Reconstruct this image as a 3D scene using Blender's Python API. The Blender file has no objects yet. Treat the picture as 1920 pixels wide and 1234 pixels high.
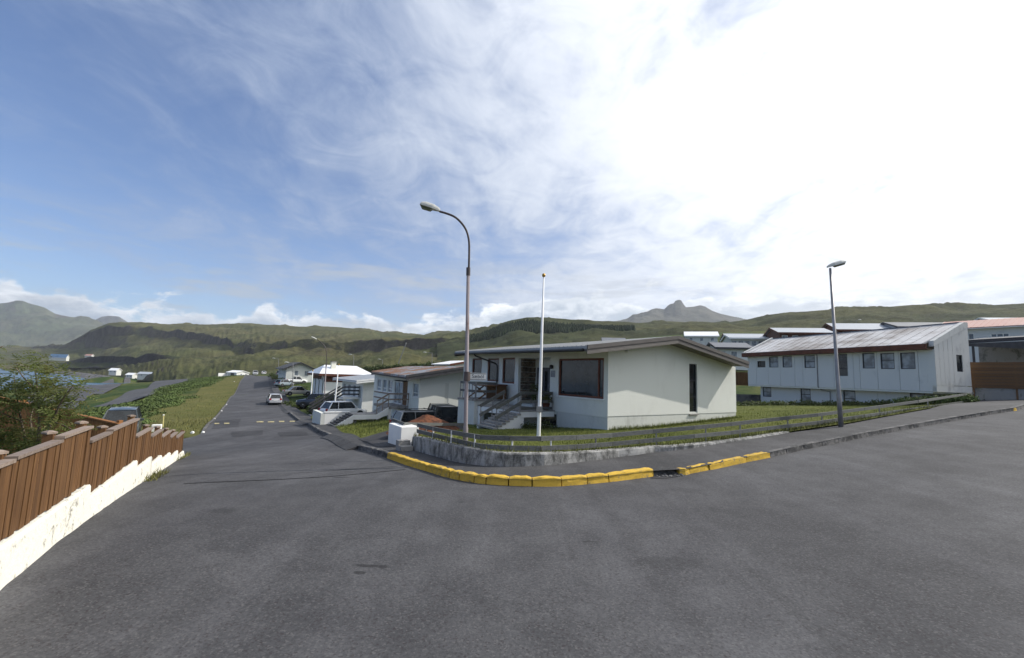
import bpy, bmesh, math, random
import numpy as np
from mathutils import Vector, Matrix
from mathutils.geometry import delaunay_2d_cdt
random.seed(7); rng = np.random.default_rng(7)
SC = bpy.context.scene
COL = SC.collection
R = math.radians

# ------------------------------------------------------------------ camera
FPX, PITCH, ROLL, EYE = 820.0, R(6.1), R(2.0), 2.5
_f = Vector((0, math.cos(PITCH), math.sin(PITCH)))
_u0 = Vector((0, -math.sin(PITCH), math.cos(PITCH)))
_x0 = Vector((1, 0, 0))
_x = _x0*math.cos(ROLL) + _u0*math.sin(ROLL)
_u = -_x0*math.sin(ROLL) + _u0*math.cos(ROLL)
CAMPOS = Vector((0, 0, EYE))
cd = bpy.data.cameras.new('camera'); cam = bpy.data.objects.new('camera', cd); COL.objects.link(cam)
cd.sensor_width = 36.0; cd.lens = FPX/1920*36; cd.clip_start = 0.1; cd.clip_end = 30000
cam.matrix_world = Matrix(((_x.x, _u.x, -_f.x, 0), (_x.y, _u.y, -_f.y, 0), (_x.z, _u.z, -_f.z, EYE), (0, 0, 0, 1)))
SC.camera = cam

# ------------------------------------------------------------------ light
SUN_AZ, SUN_EL = R(76), R(40)          # azimuth clockwise from +Y
SUNDIR = Vector((math.sin(SUN_AZ)*math.cos(SUN_EL), math.cos(SUN_AZ)*math.cos(SUN_EL), math.sin(SUN_EL)))
ld = bpy.data.lights.new('sun', 'SUN'); ld.energy = 4.2; ld.angle = R(0.6); ld.color = (1.0, 0.95, 0.87)
sun = bpy.data.objects.new('sun', ld); COL.objects.link(sun)
sun.rotation_euler = SUNDIR.to_track_quat('Z', 'Y').to_euler(); sun.location = SUNDIR*200
SC.view_settings.view_transform = 'Standard'; SC.view_settings.look = 'None'
SC.view_settings.gamma = 1; SC.view_settings.use_curve_mapping = False
SC.view_settings.exposure = 0.2

W = bpy.data.worlds.new('World'); SC.world = W; W.use_nodes = True
class NT:
    """small node-tree helper"""
    def __init__(s, tree): s.t = tree; s.n = tree.nodes; s.l = tree.links
    def new(s, typ, **k):
        n = s.n.new(typ)
        for a, b in k.items(): setattr(n, a, b)
        return n
    def put(s, sock, v):
        if isinstance(v, bpy.types.NodeSocket): s.l.new(v, sock)
        else: sock.default_value = v
    def math(s, op, a, b=None, c=None, clamp=False):
        n = s.new('ShaderNodeMath', operation=op, use_clamp=clamp)
        for i, v in enumerate((a, b, c)):
            if v is not None: s.put(n.inputs[i], v)
        return n.outputs[0]
    def vmath(s, op, a, b=None):
        n = s.new('ShaderNodeVectorMath', operation=op); s.put(n.inputs[0], a)
        if b is not None: s.put(n.inputs[1], b)
        return n.outputs['Value' if op in ('DOT_PRODUCT', 'LENGTH') else 'Vector']
    def noise(s, vec, scale, detail=4, rough=.55, dist=0.0, dims='3D'):
        n = s.new('ShaderNodeTexNoise', noise_dimensions=dims)
        if vec is not None: s.l.new(vec, n.inputs['Vector'])
        n.inputs['Scale'].default_value = scale; n.inputs['Detail'].default_value = detail
        n.inputs['Roughness'].default_value = rough; n.inputs['Distortion'].default_value = dist
        return n.outputs[0]
    def ramp(s, fac, a, b, lo=0.0, hi=1.0, smooth=True):
        n = s.new('ShaderNodeMapRange', interpolation_type='SMOOTHSTEP' if smooth else 'LINEAR')
        n.clamp = True
        s.put(n.inputs[0], fac)
        for i, v in zip((1, 2, 3, 4), (a, b, lo, hi)): s.put(n.inputs[i], v)
        return n.outputs[0]
    def mix(s, fac, a, b, mode='MIX'):
        n = s.new('ShaderNodeMix', data_type='RGBA', blend_type=mode)
        s.put(n.inputs[0], fac)
        for i, v in ((6, a), (7, b)):
            s.put(n.inputs[i], v if isinstance(v, bpy.types.NodeSocket) else (v[0], v[1], v[2], 1))
        return n.outputs[2]
    def comb(s, x, y, z):
        n = s.new('ShaderNodeCombineXYZ')
        for i, v in enumerate((x, y, z)): s.put(n.inputs[i], v)
        return n.outputs[0]
    def sep(s, v):
        n = s.new('ShaderNodeSeparateXYZ'); s.l.new(v, n.inputs[0]); return n.outputs

def build_world():
    t = NT(W.node_tree); t.n.clear()
    out = t.new('ShaderNodeOutputWorld'); bg = t.new('ShaderNodeBackground')
    t.l.new(bg.outputs[0], out.inputs[0]); bg.inputs[1].default_value = SKY_STRENGTH
    sky = t.new('ShaderNodeTexSky', sky_type='NISHITA'); sky.sun_disc = False
    sky.sun_elevation = SUN_EL; sky.sun_rotation = SUN_AZ
    sky.air_density = 1.0; sky.dust_density = 0.6; sky.ozone_density = 2.0
    K = 1.0/SKY_STRENGTH
    tc = t.new('ShaderNodeTexCoord'); d = t.vmath('NORMALIZE', tc.outputs['Generated'])
    x, y, z = t.sep(d)
    zc = t.math('ADD', t.math('MAXIMUM', z, 0.0), 0.14)
    p = t.comb(t.math('DIVIDE', x, zc), t.math('DIVIDE', y, zc), 0.0)
    sd = t.vmath('DOT_PRODUCT', d, tuple(SUNDIR))
    # thin high cloud, thickening towards the sun
    rot = t.new('ShaderNodeMapping'); rot.inputs['Rotation'].default_value = (0, 0, R(-30)); rot.inputs['Scale'].default_value = (1.0, .55, 1)
    t.l.new(p, rot.inputs[0])
    n1 = t.noise(rot.outputs[0], 1.5, 10, .60, .5)
    n2 = t.noise(p, .45, 4, .5, .2)
    n3 = t.noise(p, 4.2, 8, .62, .9)
    cov = t.math('ADD', t.math('MULTIPLY', n1, .75), t.math('MULTIPLY', n2, .45))
    cov = t.math('ADD', cov, t.math('MULTIPLY', n3, .34))
    cov = t.math('ADD', cov, t.ramp(sd, -.40, .62, -.17, .27, False))
    cl = t.ramp(cov, .62, 1.02)
    glow = t.math('POWER', t.ramp(sd, .16, 1.02, 0, 1, False), 1.5)
    grey = t.mix(t.ramp(cov, .70, 1.12), (.29*K, .37*K, .54*K), (.52*K, .59*K, .72*K))
    bright = t.mix(t.math('MULTIPLY', glow, t.ramp(cov, .72, 1.25, .42, 1.25)), grey, (1.45*K, 1.45*K, 1.45*K))
    base = t.mix(1.0, sky.outputs[0], SKY_TINT, 'MULTIPLY')
    c = t.mix(cl, base, bright)
    # veil round the sun
    c = t.mix(t.math('MULTIPLY', t.ramp(z, .10, .34, .35, 1), t.ramp(t.math('ADD', sd, t.math('ADD', t.math('MULTIPLY', t.math('SUBTRACT', n1, .5), .6), t.math('MULTIPLY', t.math('SUBTRACT', n3, .5), .5))),   .70, 1.02)), c, (1.4*K, 1.4*K, 1.4*K))
    # cumulus bank low over the hills
    h = t.vmath('NORMALIZE', t.comb(x, y, 0.0))
    hx, hy, _ = t.sep(h)
    q = t.comb(t.math('MULTIPLY', hx, 9.0), t.math('MULTIPLY', hy, 9.0), t.math('MULTIPLY', z, 15.0))
    m1 = t.noise(q, 1.25, 7, .55, .2)
    q2 = t.comb(t.math('MULTIPLY', hx, 8.0), t.math('MULTIPLY', hy, 8.0), t.math('MULTIPLY', z, 22.0))
    m2 = t.noise(q2, 1.6, 7, .6, .3)
    m0 = t.noise(t.comb(hx, hy, 0.0), 2.2, 3, .5)
    top = t.math('ADD', t.math('ADD', t.ramp(sd, -.05, .40, 0, .075), t.math('MULTIPLY', t.math('SUBTRACT', m1, .5), .17)), t.math('MULTIPLY', t.math('SUBTRACT', m0, .5), .10))
    edge = t.math('SUBTRACT', t.math('ADD', .110, top), z)
    bank = t.ramp(edge, -.003, .014)
    rim = t.ramp(edge, .008, .045, 1, 0)
    tone = t.math('ADD', t.math('MULTIPLY', rim, .5), t.ramp(m2, .42, .70, 0, .5))
    bc = t.mix(tone, (.34*K, .42*K, .53*K), (1.05*K, 1.08*K, 1.12*K))
    bc = t.mix(t.math('MULTIPLY', glow, .65), bc, (1.3*K, 1.3*K, 1.3*K))
    c = t.mix(t.math('MULTIPLY', bank, t.ramp(z, -.02, .02)), c, bc)
    # grey scud over the ridges
    s1 = t.noise(t.comb(t.math('MULTIPLY', hx, 2.2), t.math('MULTIPLY', hy, 2.2), t.math('MULTIPLY', z, 14.0)), 1.7, 6, .6, .3)
    sc_ = t.math('MULTIPLY', t.ramp(s1, .48, .66), t.math('MULTIPLY', t.ramp(z, .04, .10), t.ramp(z, .20, .27, 1, 0)))
    c = t.mix(t.math('MULTIPLY', sc_, t.ramp(sd, .1, .75, .70, .30)), c, (.42*K, .46*K, .52*K))
    c = t.mix(t.ramp(z, -.03, -.002, 1, 0), c, (.20*K, .22*K, .24*K))
    t.l.new(c, bg.inputs[0])
SKY_STRENGTH = 0.13
SKY_TINT = (.68, .80, 1.0)
build_world()

# ------------------------------------------------------------------ surveying helpers
def ray(px, py):
    return (_f + _x*((px-960)/FPX) - _u*((py-617)/FPX))
def P(px, py, z):
    d = ray(px, py); return CAMPOS + d*(z/d.y)

class TPS:
    def __init__(s, pts, lam=0.02):
        a = np.array([[p[0], p[1], p[2]] for p in pts], float)
        s.sc = 50.0; s.c = a[:, :2]/s.sc; n = len(a)
        r2 = ((s.c[:, None]-s.c[None])**2).sum(-1)
        K = .5*r2*np.log(r2+1e-12) + lam*np.eye(n)
        Pm = np.c_[np.ones(n), s.c]
        A = np.block([[K, Pm], [Pm.T, np.zeros((3, 3))]])
        w = np.linalg.solve(A, np.r_[a[:, 2], 0, 0, 0]); s.w = w[:n]; s.b = w[n:]
    def many(s, xy):
        q = np.asarray(xy, float)/s.sc; out = np.empty(len(q))
        for i in range(0, len(q), 20000):
            k = q[i:i+20000]
            r2 = ((k[:, None]-s.c[None])**2).sum(-1)
            out[i:i+20000] = (.5*r2*np.log(r2+1e-12))@s.w + s.b[0] + k@s.b[1:]
        return out
    def __call__(s, x, y): return float(s.many([(x, y)])[0])

_ctl = [P(*c) for c in [
    (0, 1108, 4.7), (168, 970, 7.3), (255, 910, 10.1), (342, 858, 15.8),
    (380, 813, 28), (403, 787, 40), (425, 760, 60), (448, 725, 105), (462, 705, 160),
    (670, 845, 17), (617, 821, 25), (560, 792, 38), (528, 763, 60), (513, 735, 90), (503, 706, 160),
    (780, 878, 12.7), (920, 910, 10.0), (1000, 915, 9.8), (1100, 910, 10.2), (1225, 895, 11.2), (1285, 890, 11.5),
    (1445, 857, 13.1), (1620, 820, 15.6), (1905, 772, 20),
    (740, 838, 17.3), (1139, 812, 19.5), (1380, 789, 23.8), (1500, 768, 29), (1760, 760, 33), (1450, 770, 36), (1560, 768, 36), (1680, 766, 34), (1400, 775, 42), (1600, 752, 46), (1720, 752, 42),
    (1395, 732, 60), (1395, 692, 85), (150, 723, 310), (80, 723, 330), (165, 723, 285), (150, 717, 370), (218, 711, 300), (238, 708, 320), (258, 705, 360), (222, 707, 350), (1310, 640, 150), (1900, 612, 120), (1600, 640, 110),
    (800, 690, 120), (690, 690, 130), (783, 786, 33), (700, 768, 50), (600, 738, 75), (560, 716, 105),
    (300, 803, 30), (345, 762, 55), (300, 752, 70), (200, 762, 75), (260, 737, 100), (200, 748, 95), (300, 726, 150),
    (370, 712, 220), (140, 745, 150), (185, 727, 215), (60, 742, 150), (437, 706, 220), (830, 800, 22),
    (560, 700, 220), (700, 695, 220), (850, 690, 220)]]
_ctl += [Vector(c) for c in [
    (0, 0, 0), (0, 4, 0), (-4, 4, -.02), (3, 4, .05), (0, -12, .1), (12, -12, .7), (-12, -14, -.3), (24, -4, 1.7), (10, 0, .55), (16, 6, 1.15),
    (-12, 6, -.6), (-18, 14, -1.9), (-30, 8, -3.0), (-40, 30, -4.6), (-60, 0, -5.0), (-90, 50, -8), (-60, -60, -4),
    (0, -60, .5), (40, -30, 4), (60, 10, 4.6), (80, 60, 8.5), (120, 0, 9), (150, 120, 18), (60, -80, 7),
    (120, 200, 27), (0, 220, 14), (-160, 60, -10.5), (-240, 120, -13), (-240, -40, -12), (-260, 300, -17), (-400, 300, -18), (-380, 100, -16), (-140, -140, -8)]]
H = TPS(_ctl, .0006)

def cast(px, py, h=H, off=0.0, tmax=400):
    """point where the sight line through a pixel meets the ground"""
    d = ray(px, py); d = d/d.y
    ts = np.concatenate([np.arange(1.5, 60, .05), np.arange(60, tmax, .5)])
    xs = d.x*ts; zs = EYE + d.z*ts
    g = h.many(np.c_[xs, ts]) + off
    i = int(np.argmax(zs < g))
    if not (zs < g).any(): i = len(ts)-1
    if i > 0:
        a = (zs-g)[i-1]; b = (zs-g)[i]; t = ts[i-1] + (ts[i]-ts[i-1])*(a/(a-b) if a != b else 0)
    else: t = ts[0]
    return Vector((d.x*t, t, EYE + d.z*t))

class Frame:
    """local frame: origin and turn about the vertical"""
    def __init__(s, o, deg=0.0):
        s.o = Vector(o); s.a = R(deg); s.m = Matrix.Translation(s.o) @ Matrix.Rotation(s.a, 4, 'Z'); s.i = s.m.inverted()
    def loc(s, p): return s.i @ Vector(p)
    def wor(s, p): return s.m @ Vector(p)
    def hit(s, px, py, axis, val):
        o = s.i @ CAMPOS; d = s.i.to_3x3() @ ray(px, py)
        return o + d*((val-o[axis])/d[axis])

# ------------------------------------------------------------------ mesh + object helpers
class MB:
    def __init__(s): s.v = []; s.f = []
    def add(s, vs, fs):
        k = len(s.v); s.v += [tuple(p) for p in vs]; s.f += [tuple(i+k for i in f) for f in fs]; return s
    def quad(s, a, b, c, d): return s.add((a, b, c, d), ((0, 1, 2, 3),))
    def box(s, x0, x1, y0, y1, z0, z1):
        return s.add([(x0, y0, z0), (x1, y0, z0), (x1, y1, z0), (x0, y1, z0), (x0, y0, z1), (x1, y0, z1), (x1, y1, z1), (x0, y1, z1)],
                     [(3, 2, 1, 0), (4, 5, 6, 7), (0, 1, 5, 4), (1, 2, 6, 5), (2, 3, 7, 6), (3, 0, 4, 7)])
    def hexa(s, bot, top):
        return s.add(list(bot)+list(top), [(3, 2, 1, 0), (4, 5, 6, 7), (0, 1, 5, 4), (1, 2, 6, 5), (2, 3, 7, 6), (3, 0, 4, 7)])
    def bar(s, a, b, w, h, up=(0, 0, 1)):
        """rectangular bar from a to b, w wide, h high, centred"""
        a = Vector(a); b = Vector(b); t = (b-a).normalized(); sd = t.cross(Vector(up))
        if sd.length < 1e-4: sd = Vector((1, 0, 0))
        sd.normalize(); u = sd.cross(t); sd = sd*w/2; u = u*h/2
        return s.hexa([a-sd-u, a+sd-u, b+sd-u, b-sd-u], [a-sd+u, a+sd+u, b+sd+u, b-sd+u])
    def prism(s, poly, dv):
        n = len(poly); dv = Vector(dv); p = [Vector(q) for q in poly]
        return s.add(p+[q+dv for q in p], [tuple(range(n-1, -1, -1)), tuple(range(n, 2*n))] + [(i, (i+1) % n, n+(i+1) % n, n+i) for i in range(n)])
    def tube(s, pts, rad, n=8, cap=True):
        pts = [Vector(p) for p in pts]; rad = rad if hasattr(rad, '__len__') else [rad]*len(pts)
        k = len(s.v); ref = Vector((0.3, .9, .1))
        for i, p in enumerate(pts):
            t = (pts[min(i+1, len(pts)-1)]-pts[max(i-1, 0)]).normalized()
            r_ = ref if abs(t.dot(ref)) < .95 else Vector((1, 0, 0))
            a = t.cross(r_).normalized(); b = t.cross(a)
            for j in range(n):
                q = p + (a*math.cos(2*math.pi*j/n)+b*math.sin(2*math.pi*j/n))*rad[i]; s.v.append(tuple(q))
        for i in range(len(pts)-1):
            for j in range(n):
                s.f.append((k+i*n+j, k+i*n+(j+1) % n, k+(i+1)*n+(j+1) % n, k+(i+1)*n+j))
        if cap:
            s.f.append(tuple(k+j for j in range(n-1, -1, -1))); s.f.append(tuple(k+(len(pts)-1)*n+j for j in range(n)))
        return s
    def lathe(s, c, prof, n=16, axis=2):
        k = len(s.v); c = Vector(c)
        for (r_, h_) in prof:
            for j in range(n):
                a = 2*math.pi*j/n; e = [r_*math.cos(a), r_*math.sin(a)]; e.insert(axis, h_); s.v.append(tuple(c+Vector(e)))
        for i in range(len(prof)-1):
            for j in range(n): s.f.append((k+i*n+j, k+i*n+(j+1) % n, k+(i+1)*n+(j+1) % n, k+(i+1)*n+j))
        s.f.append(tuple(k+j for j in range(n))); s.f.append(tuple(k+(len(prof)-1)*n+j for j in range(n)))
        return s
    def mesh(s, name, mat=None, smooth=False):
        me = bpy.data.meshes.new(name); me.from_pydata(s.v, [], s.f); me.validate()
        if mat: me.materials.append(mat)
        if smooth: me.polygons.foreach_set('use_smooth', [True]*len(me.polygons))
        me.update(); return me
    def build(s, name, mat, parent=None, smooth=False, bevel=0, kind=None, label=None):
        me = s.mesh(name, mat, smooth); o = bpy.data.objects.new(name, me); COL.objects.link(o)
        if parent is not None: o.parent = parent
        if bevel:
            b = o.modifiers.new('bevel', 'BEVEL'); b.width = bevel; b.segments = 2; b.limit_method = 'ANGLE'
        if kind: o['kind'] = kind
        if label: o['label'] = label
        return o

def thing(name, label, cat, frame=None, group=None):
    o = bpy.data.objects.new(name, None); COL.objects.link(o); o.empty_display_size = .3
    if frame is not None: o.location = frame.o; o.rotation_euler = (0, 0, frame.a)
    o['label'] = label; o['category'] = cat
    if group: o['group'] = group
    return o
def tag(o, label=None, cat=None, group=None, kind=None):
    for k, v in (('label', label), ('category', cat), ('group', group), ('kind', kind)):
        if v: o[k] = v
    return o
def kids(o): return [c for c in list(COL.objects) if c.parent == o]
def copy_tree(o, parent=None, mats=None):
    c = o.copy(); COL.objects.link(c)
    if parent is not None: c.parent = parent
    if mats and c.type == 'MESH' and c.data.materials and c.data.materials[0] in mats:
        c.data = c.data.copy(); c.data.materials[0] = mats[o.data.materials[0]]
    for ch in kids(o): copy_tree(ch, c, mats)
    return c

# ------------------------------------------------------------------ materials
def mat(name, base, rough=.8, var=.15, vscale=3.0, fine=.0, fscale=60, bump=0.0, bscale=80, metal=0, spec=.3, dirt=None, dscale=1.2, dlo=.55, dhi=.75, coat=0):
    m = bpy.data.materials.new(name); m.use_nodes = True; t = NT(m.node_tree); b = t.n['Principled BSDF']
    tc = t.new('ShaderNodeTexCoord').outputs['Object']
    n = t.noise(tc, vscale, 5, .6)
    dark = tuple(c*(1-var) for c in base); lite = tuple(min(1, c*(1+var)) for c in base)
    c = t.mix(t.ramp(n, .3, .7), dark, lite)
    if fine:
        g = t.noise(tc, fscale, 2, .7)
        c = t.mix(t.ramp(g, .35, .65), c, t.mix(1.0, c, tuple([1-fine]*3), 'MULTIPLY'))
    if dirt:
        dn = t.noise(tc, dscale, 6, .65, .3)
        c = t.mix(t.ramp(dn, dlo, dhi), c, dirt)
    t.l.new(c, b.inputs['Base Color']); b.inputs['Roughness'].default_value = rough
    b.inputs['Metallic'].default_value = metal; b.inputs['Specular IOR Level'].default_value = spec
    b.inputs['Coat Weight'].default_value = coat
    if bump:
        bn = t.new('ShaderNodeBump'); bn.inputs['Strength'].default_value = bump; bn.inputs['Distance'].default_value = .02
        t.l.new(t.noise(tc, bscale, 3, .6), bn.inputs['Height']); t.l.new(bn.outputs[0], b.inputs['Normal'])
    return m
def leafmat(name, a, b_):
    m = bpy.data.materials.new(name); m.use_nodes = True; t = NT(m.node_tree); b = t.n['Principled BSDF']
    tc = t.new('ShaderNodeTexCoord').outputs['Object']
    c = t.mix(t.ramp(t.noise(tc, 2.2, 4, .7), .32, .68), a, b_); c = t.mix(t.ramp(t.noise(tc, 14, 2), .45, .7, 0, .5), c, tuple(v*.55 for v in a))
    t.l.new(c, b.inputs['Base Color']); b.inputs['Roughness'].default_value = .55; b.inputs['Specular IOR Level'].default_value = .3
    tr = t.new('ShaderNodeBsdfTranslucent'); t.l.new(c, tr.inputs[0]); mx = t.new('ShaderNodeMixShader'); mx.inputs[0].default_value = .5
    out = t.n['Material Output']; t.l.new(b.outputs[0], mx.inputs[1]); t.l.new(tr.outputs[0], mx.inputs[2]); t.l.new(mx.outputs[0], out.inputs[0])
    return m
def glass(name, base=(.02, .024, .028), rough=.08):
    m = bpy.data.materials.new(name); m.use_nodes = True; b = m.node_tree.nodes['Principled BSDF']
    t = NT(m.node_tree); tc = t.new('ShaderNodeTexCoord').outputs['Object']
    c = t.mix(t.ramp(t.noise(tc, 1.7, 3), .35, .65), tuple(v*.6 for v in base), tuple(v*1.4 for v in base))
    t.l.new(c, b.inputs['Base Color']); b.inputs['Roughness'].default_value = rough; b.inputs['Specular IOR Level'].default_value = .5
    return m

def asphalt(name, base, worn, crack=True, stains=()):
    m = bpy.data.materials.new(name); m.use_nodes = True; t = NT(m.node_tree); b = t.n['Principled BSDF']
    tc = t.new('ShaderNodeTexCoord').outputs['Object']
    big = t.noise(tc, .22, 6, .6, .5); mid = t.noise(tc, 1.3, 6, .65, .3); fn = t.noise(tc, 26, 4, .75); gr = t.noise(tc, 95, 2, .6)
    c = t.mix(t.ramp(big, .36, .66), base, worn)
    c = t.mix(t.ramp(mid, .36, .66, 0, .85), c, t.mix(1, c, (.72, .72, .73), 'MULTIPLY'))
    mp = t.new('ShaderNodeMapping'); mp.inputs['Rotation'].default_value = (0, 0, R(-34)); mp.inputs['Scale'].default_value = (1.1, .05, 1); t.l.new(tc, mp.inputs[0])
    c = t.mix(t.ramp(t.noise(mp.outputs[0], 1.0, 4, .6, .6), .44, .62, 0, .65), c, t.mix(1, c, (1.30, 1.30, 1.31), 'MULTIPLY'))
    c = t.mix(t.ramp(fn, .36, .64, 0, .9), t.mix(1, c, (1.14, 1.14, 1.14), 'MULTIPLY'), t.mix(1, c, (.74, .74, .76), 'MULTIPLY'))
    v = t.new('ShaderNodeTexVoronoi'); v.inputs['Scale'].default_value = 55; t.l.new(tc, v.inputs['Vector'])
    vr = t.sep(v.outputs['Color'])[0]
    c = t.mix(t.ramp(vr, .80, 1.0, 0, .34), c, (.15, .147, .145))
    c = t.mix(t.ramp(vr, .0, .2, .4, 0), c, (.022, .012, .013))
    c = t.mix(t.ramp(t.noise(tc, .8, 5, .6, .9), .64, .72, 0, .35), c, (.03, .03, .031))
    if crack:
        v2 = t.new('ShaderNodeTexVoronoi', feature='DISTANCE_TO_EDGE'); v2.inputs['Scale'].default_value = .12
        wp = t.vmath('ADD', tc, t.comb(t.math('MULTIPLY', t.noise(tc, 1.1, 5, .7), 2.4), t.math('MULTIPLY', t.noise(tc, .9, 5, .7), 2.4), 0.0))
        t.l.new(wp, v2.inputs['Vector'])
        ck = t.math('MULTIPLY', t.ramp(v2.outputs['Distance'], 0.0008, .0022, 1, 0), t.ramp(t.noise(tc, .3, 3), .52, .62))
        c = t.mix(t.math('MULTIPLY', ck, .5), c, (.016, .016, .017))
    for sx, sy, rx, ry, k in stains:
        x, y, _ = t.sep(tc); dx = t.math('DIVIDE', t.math('SUBTRACT', x, sx), rx); dy = t.math('DIVIDE', t.math('SUBTRACT', y, sy), ry)
        dd = t.math('ADD', t.math('SQRT', t.math('ADD', t.math('MULTIPLY', dx, dx), t.math('MULTIPLY', dy, dy))), t.math('MULTIPLY', t.math('SUBTRACT', t.noise(tc, 5.0, 5, .65), .5), 1.6))
        c = t.mix(t.ramp(dd, .55, 1.1, k, 0), c, (.016, .016, .017))
    t.l.new(c, b.inputs['Base Color']); b.inputs['Roughness'].default_value = .86; b.inputs['Specular IOR Level'].default_value = .25
    bn = t.new('ShaderNodeBump'); bn.inputs['Strength'].default_value = .5; bn.inputs['Distance'].default_value = .006
    t.l.new(t.math('ADD', fn, t.math('MULTIPLY', vr, .6)), bn.inputs['Height']); t.l.new(bn.outputs[0], b.inputs['Normal'])
    return m

def grass(name, a, b_, dry, far=False, weed=None):
    m = bpy.data.materials.new(name); m.use_nodes = True; t = NT(m.node_tree); b = t.n['Principled BSDF']
    tc = t.new('ShaderNodeTexCoord').outputs['Object']
    n1 = t.noise(tc, .16, 6, .66, .6); n2 = t.noise(tc, .8, 6, .7); n3 = t.noise(tc, 6, 5, .75); n4 = t.noise(tc, .06, 5, .6)
    c = t.mix(t.ramp(n1, .32, .68), a, b_)
    c = t.mix(t.ramp(n2, .4, .72, 0, .55), c, dry)
    if weed: c = t.mix(t.ramp(t.math('ADD', n4, t.math('MULTIPLY', n2, .35)), .60, .74, 0, .9), c, weed)
    c = t.mix(t.ramp(n2, .48, .62, .0, .45), c, t.mix(1, c, (.55, .68, .5), 'MULTIPLY')); c = t.mix(t.ramp(n3, .38, .62, 0, .8), c, t.mix(1, c, (.5, .55, .45), 'MULTIPLY'))
    t.l.new(c, b.inputs['Base Color']); b.inputs['Roughness'].default_value = .95; b.inputs['Specular IOR Level'].default_value = .1
    bn = t.new('ShaderNodeBump'); bn.inputs['Strength'].default_value = .7; bn.inputs['Distance'].default_value = .12
    t.l.new(t.math('ADD', n3, n2), bn.inputs['Height']); t.l.new(bn.outputs[0], b.inputs['Normal'])
    return m

def hillmat(name, ga, gb, rock, scale=1.0, steep=(.50, .78), patch=None):
    """moor: grass where flat, bare rock where steep, streaked and blotched"""
    m = bpy.data.materials.new(name); m.use_nodes = True; t = NT(m.node_tree); b = t.n['Principled BSDF']
    geo = t.new('ShaderNodeNewGeometry'); tc = geo.outputs['Position']
    n1 = t.noise(tc, .006*scale, 7, .62, .5); n2 = t.noise(tc, .03*scale, 7, .68, .3); n3 = t.noise(tc, .22*scale, 6, .78)
    nz = t.sep(geo.outputs['True Normal'])[2]
    c = t.mix(t.ramp(n1, .34, .66), ga, gb)
    c = t.mix(t.ramp(n2, .36, .68, 0, .8), c, t.mix(1, c, (.52, .50, .52), 'MULTIPLY'))
    if patch: c = t.mix(t.ramp(t.math('ADD', n2, t.math('MULTIPLY', n1, .5)), .86, .98, 0, .7), c, patch)
    mp = t.new('ShaderNodeMapping'); mp.inputs['Scale'].default_value = (1, 1, .18); t.l.new(tc, mp.inputs[0])
    n5 = t.noise(mp.outputs[0], .09*scale, 5, .7)
    rk = t.mix(t.ramp(n5, .3, .7), tuple(v*.5 for v in rock), tuple(v*1.35 for v in rock))
    s = t.math('ADD', nz, t.math('MULTIPLY', t.math('SUBTRACT', n2, .5), 1.3))
    c = t.mix(t.ramp(s, steep[0], steep[1], 1, 0), c, rk)
    c = t.mix(t.ramp(n3, .35, .68, 0, .8), c, t.mix(1, c, (.58, .6, .58), 'MULTIPLY'))
    t.l.new(c, b.inputs['Base Color']); b.inputs['Roughness'].default_value = .95; b.inputs['Specular IOR Level'].default_value = .08
    bn = t.new('ShaderNodeBump'); bn.inputs['Strength'].default_value = .8; bn.inputs['Distance'].default_value = 3.0/scale
    t.l.new(t.math('ADD', n2, t.math('MULTIPLY', n3, .5)), bn.inputs['Height']); t.l.new(bn.outputs[0], b.inputs['Normal'])
    return m

def stainwall(name, base, stain, amount=(.5, .66), streak=True, scale=3.0, lichen=None):
    """painted masonry with dark weathering"""
    m = bpy.data.materials.new(name); m.use_nodes = True; t = NT(m.node_tree); b = t.n['Principled BSDF']
    tc = t.new('ShaderNodeTexCoord').outputs['Object']
    mp = t.new('ShaderNodeMapping'); mp.inputs['Scale'].default_value = (1, 1, .45 if streak else 1); t.l.new(tc, mp.inputs[0])
    n1 = t.noise(mp.outputs[0], scale, 8, .72, .4); n2 = t.noise(tc, 22, 4, .7); n3 = t.noise(tc, .9, 3)
    c = t.mix(t.ramp(n2, .4, .7, 0, .5), base, tuple(v*.82 for v in base))
    f = t.ramp(t.math('ADD', n1, t.math('ADD', t.math('MULTIPLY', t.math('SUBTRACT', n3, .5), .35), t.math('MULTIPLY', t.math('SUBTRACT', n2, .5), .18))), amount[0], amount[1])
    c = t.mix(f, c, stain)
    if lichen: c = t.mix(t.ramp(t.noise(tc, 5, 6, .7), .62, .68), c, lichen)
    t.l.new(c, b.inputs['Base Color']); b.inputs['Roughness'].default_value = .9; b.inputs['Specular IOR Level'].default_value = .15
    bn = t.new('ShaderNodeBump'); bn.inputs['Strength'].default_value = .5; bn.inputs['Distance'].default_value = .015
    t.l.new(t.math('ADD', n2, n1), bn.inputs['Height']); t.l.new(bn.outputs[0], b.inputs['Normal'])
    return m

def wood(name, a, b_, axis=2, scale=1.0, rough=.7):
    m = bpy.data.materials.new(name); m.use_nodes = True; t = NT(m.node_tree); b = t.n['Principled BSDF']
    tc = t.new('ShaderNodeTexCoord').outputs['Object']
    rnd = t.new('ShaderNodeObjectInfo').outputs['Random']
    sc = [14*scale]*3; sc[axis] = .9*scale
    mp = t.new('ShaderNodeMapping'); mp.inputs['Scale'].default_value = sc; t.l.new(t.vmath('ADD', tc, t.comb(0.0, 0.0, t.math('MULTIPLY', rnd, 30.0))), mp.inputs[0])
    n = t.noise(mp.outputs[0], 1.6, 6, .65, .5)
    c = t.mix(t.ramp(n, .3, .7), a, b_)
    c = t.mix(t.ramp(rnd, 0, 1, 0, .80, False), c, t.mix(1, c, (.62, .62, .64), 'MULTIPLY'))
    t.l.new(c, b.inputs['Base Color']); b.inputs['Roughness'].default_value = rough; b.inputs['Specular IOR Level'].default_value = .25
    return m

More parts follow.
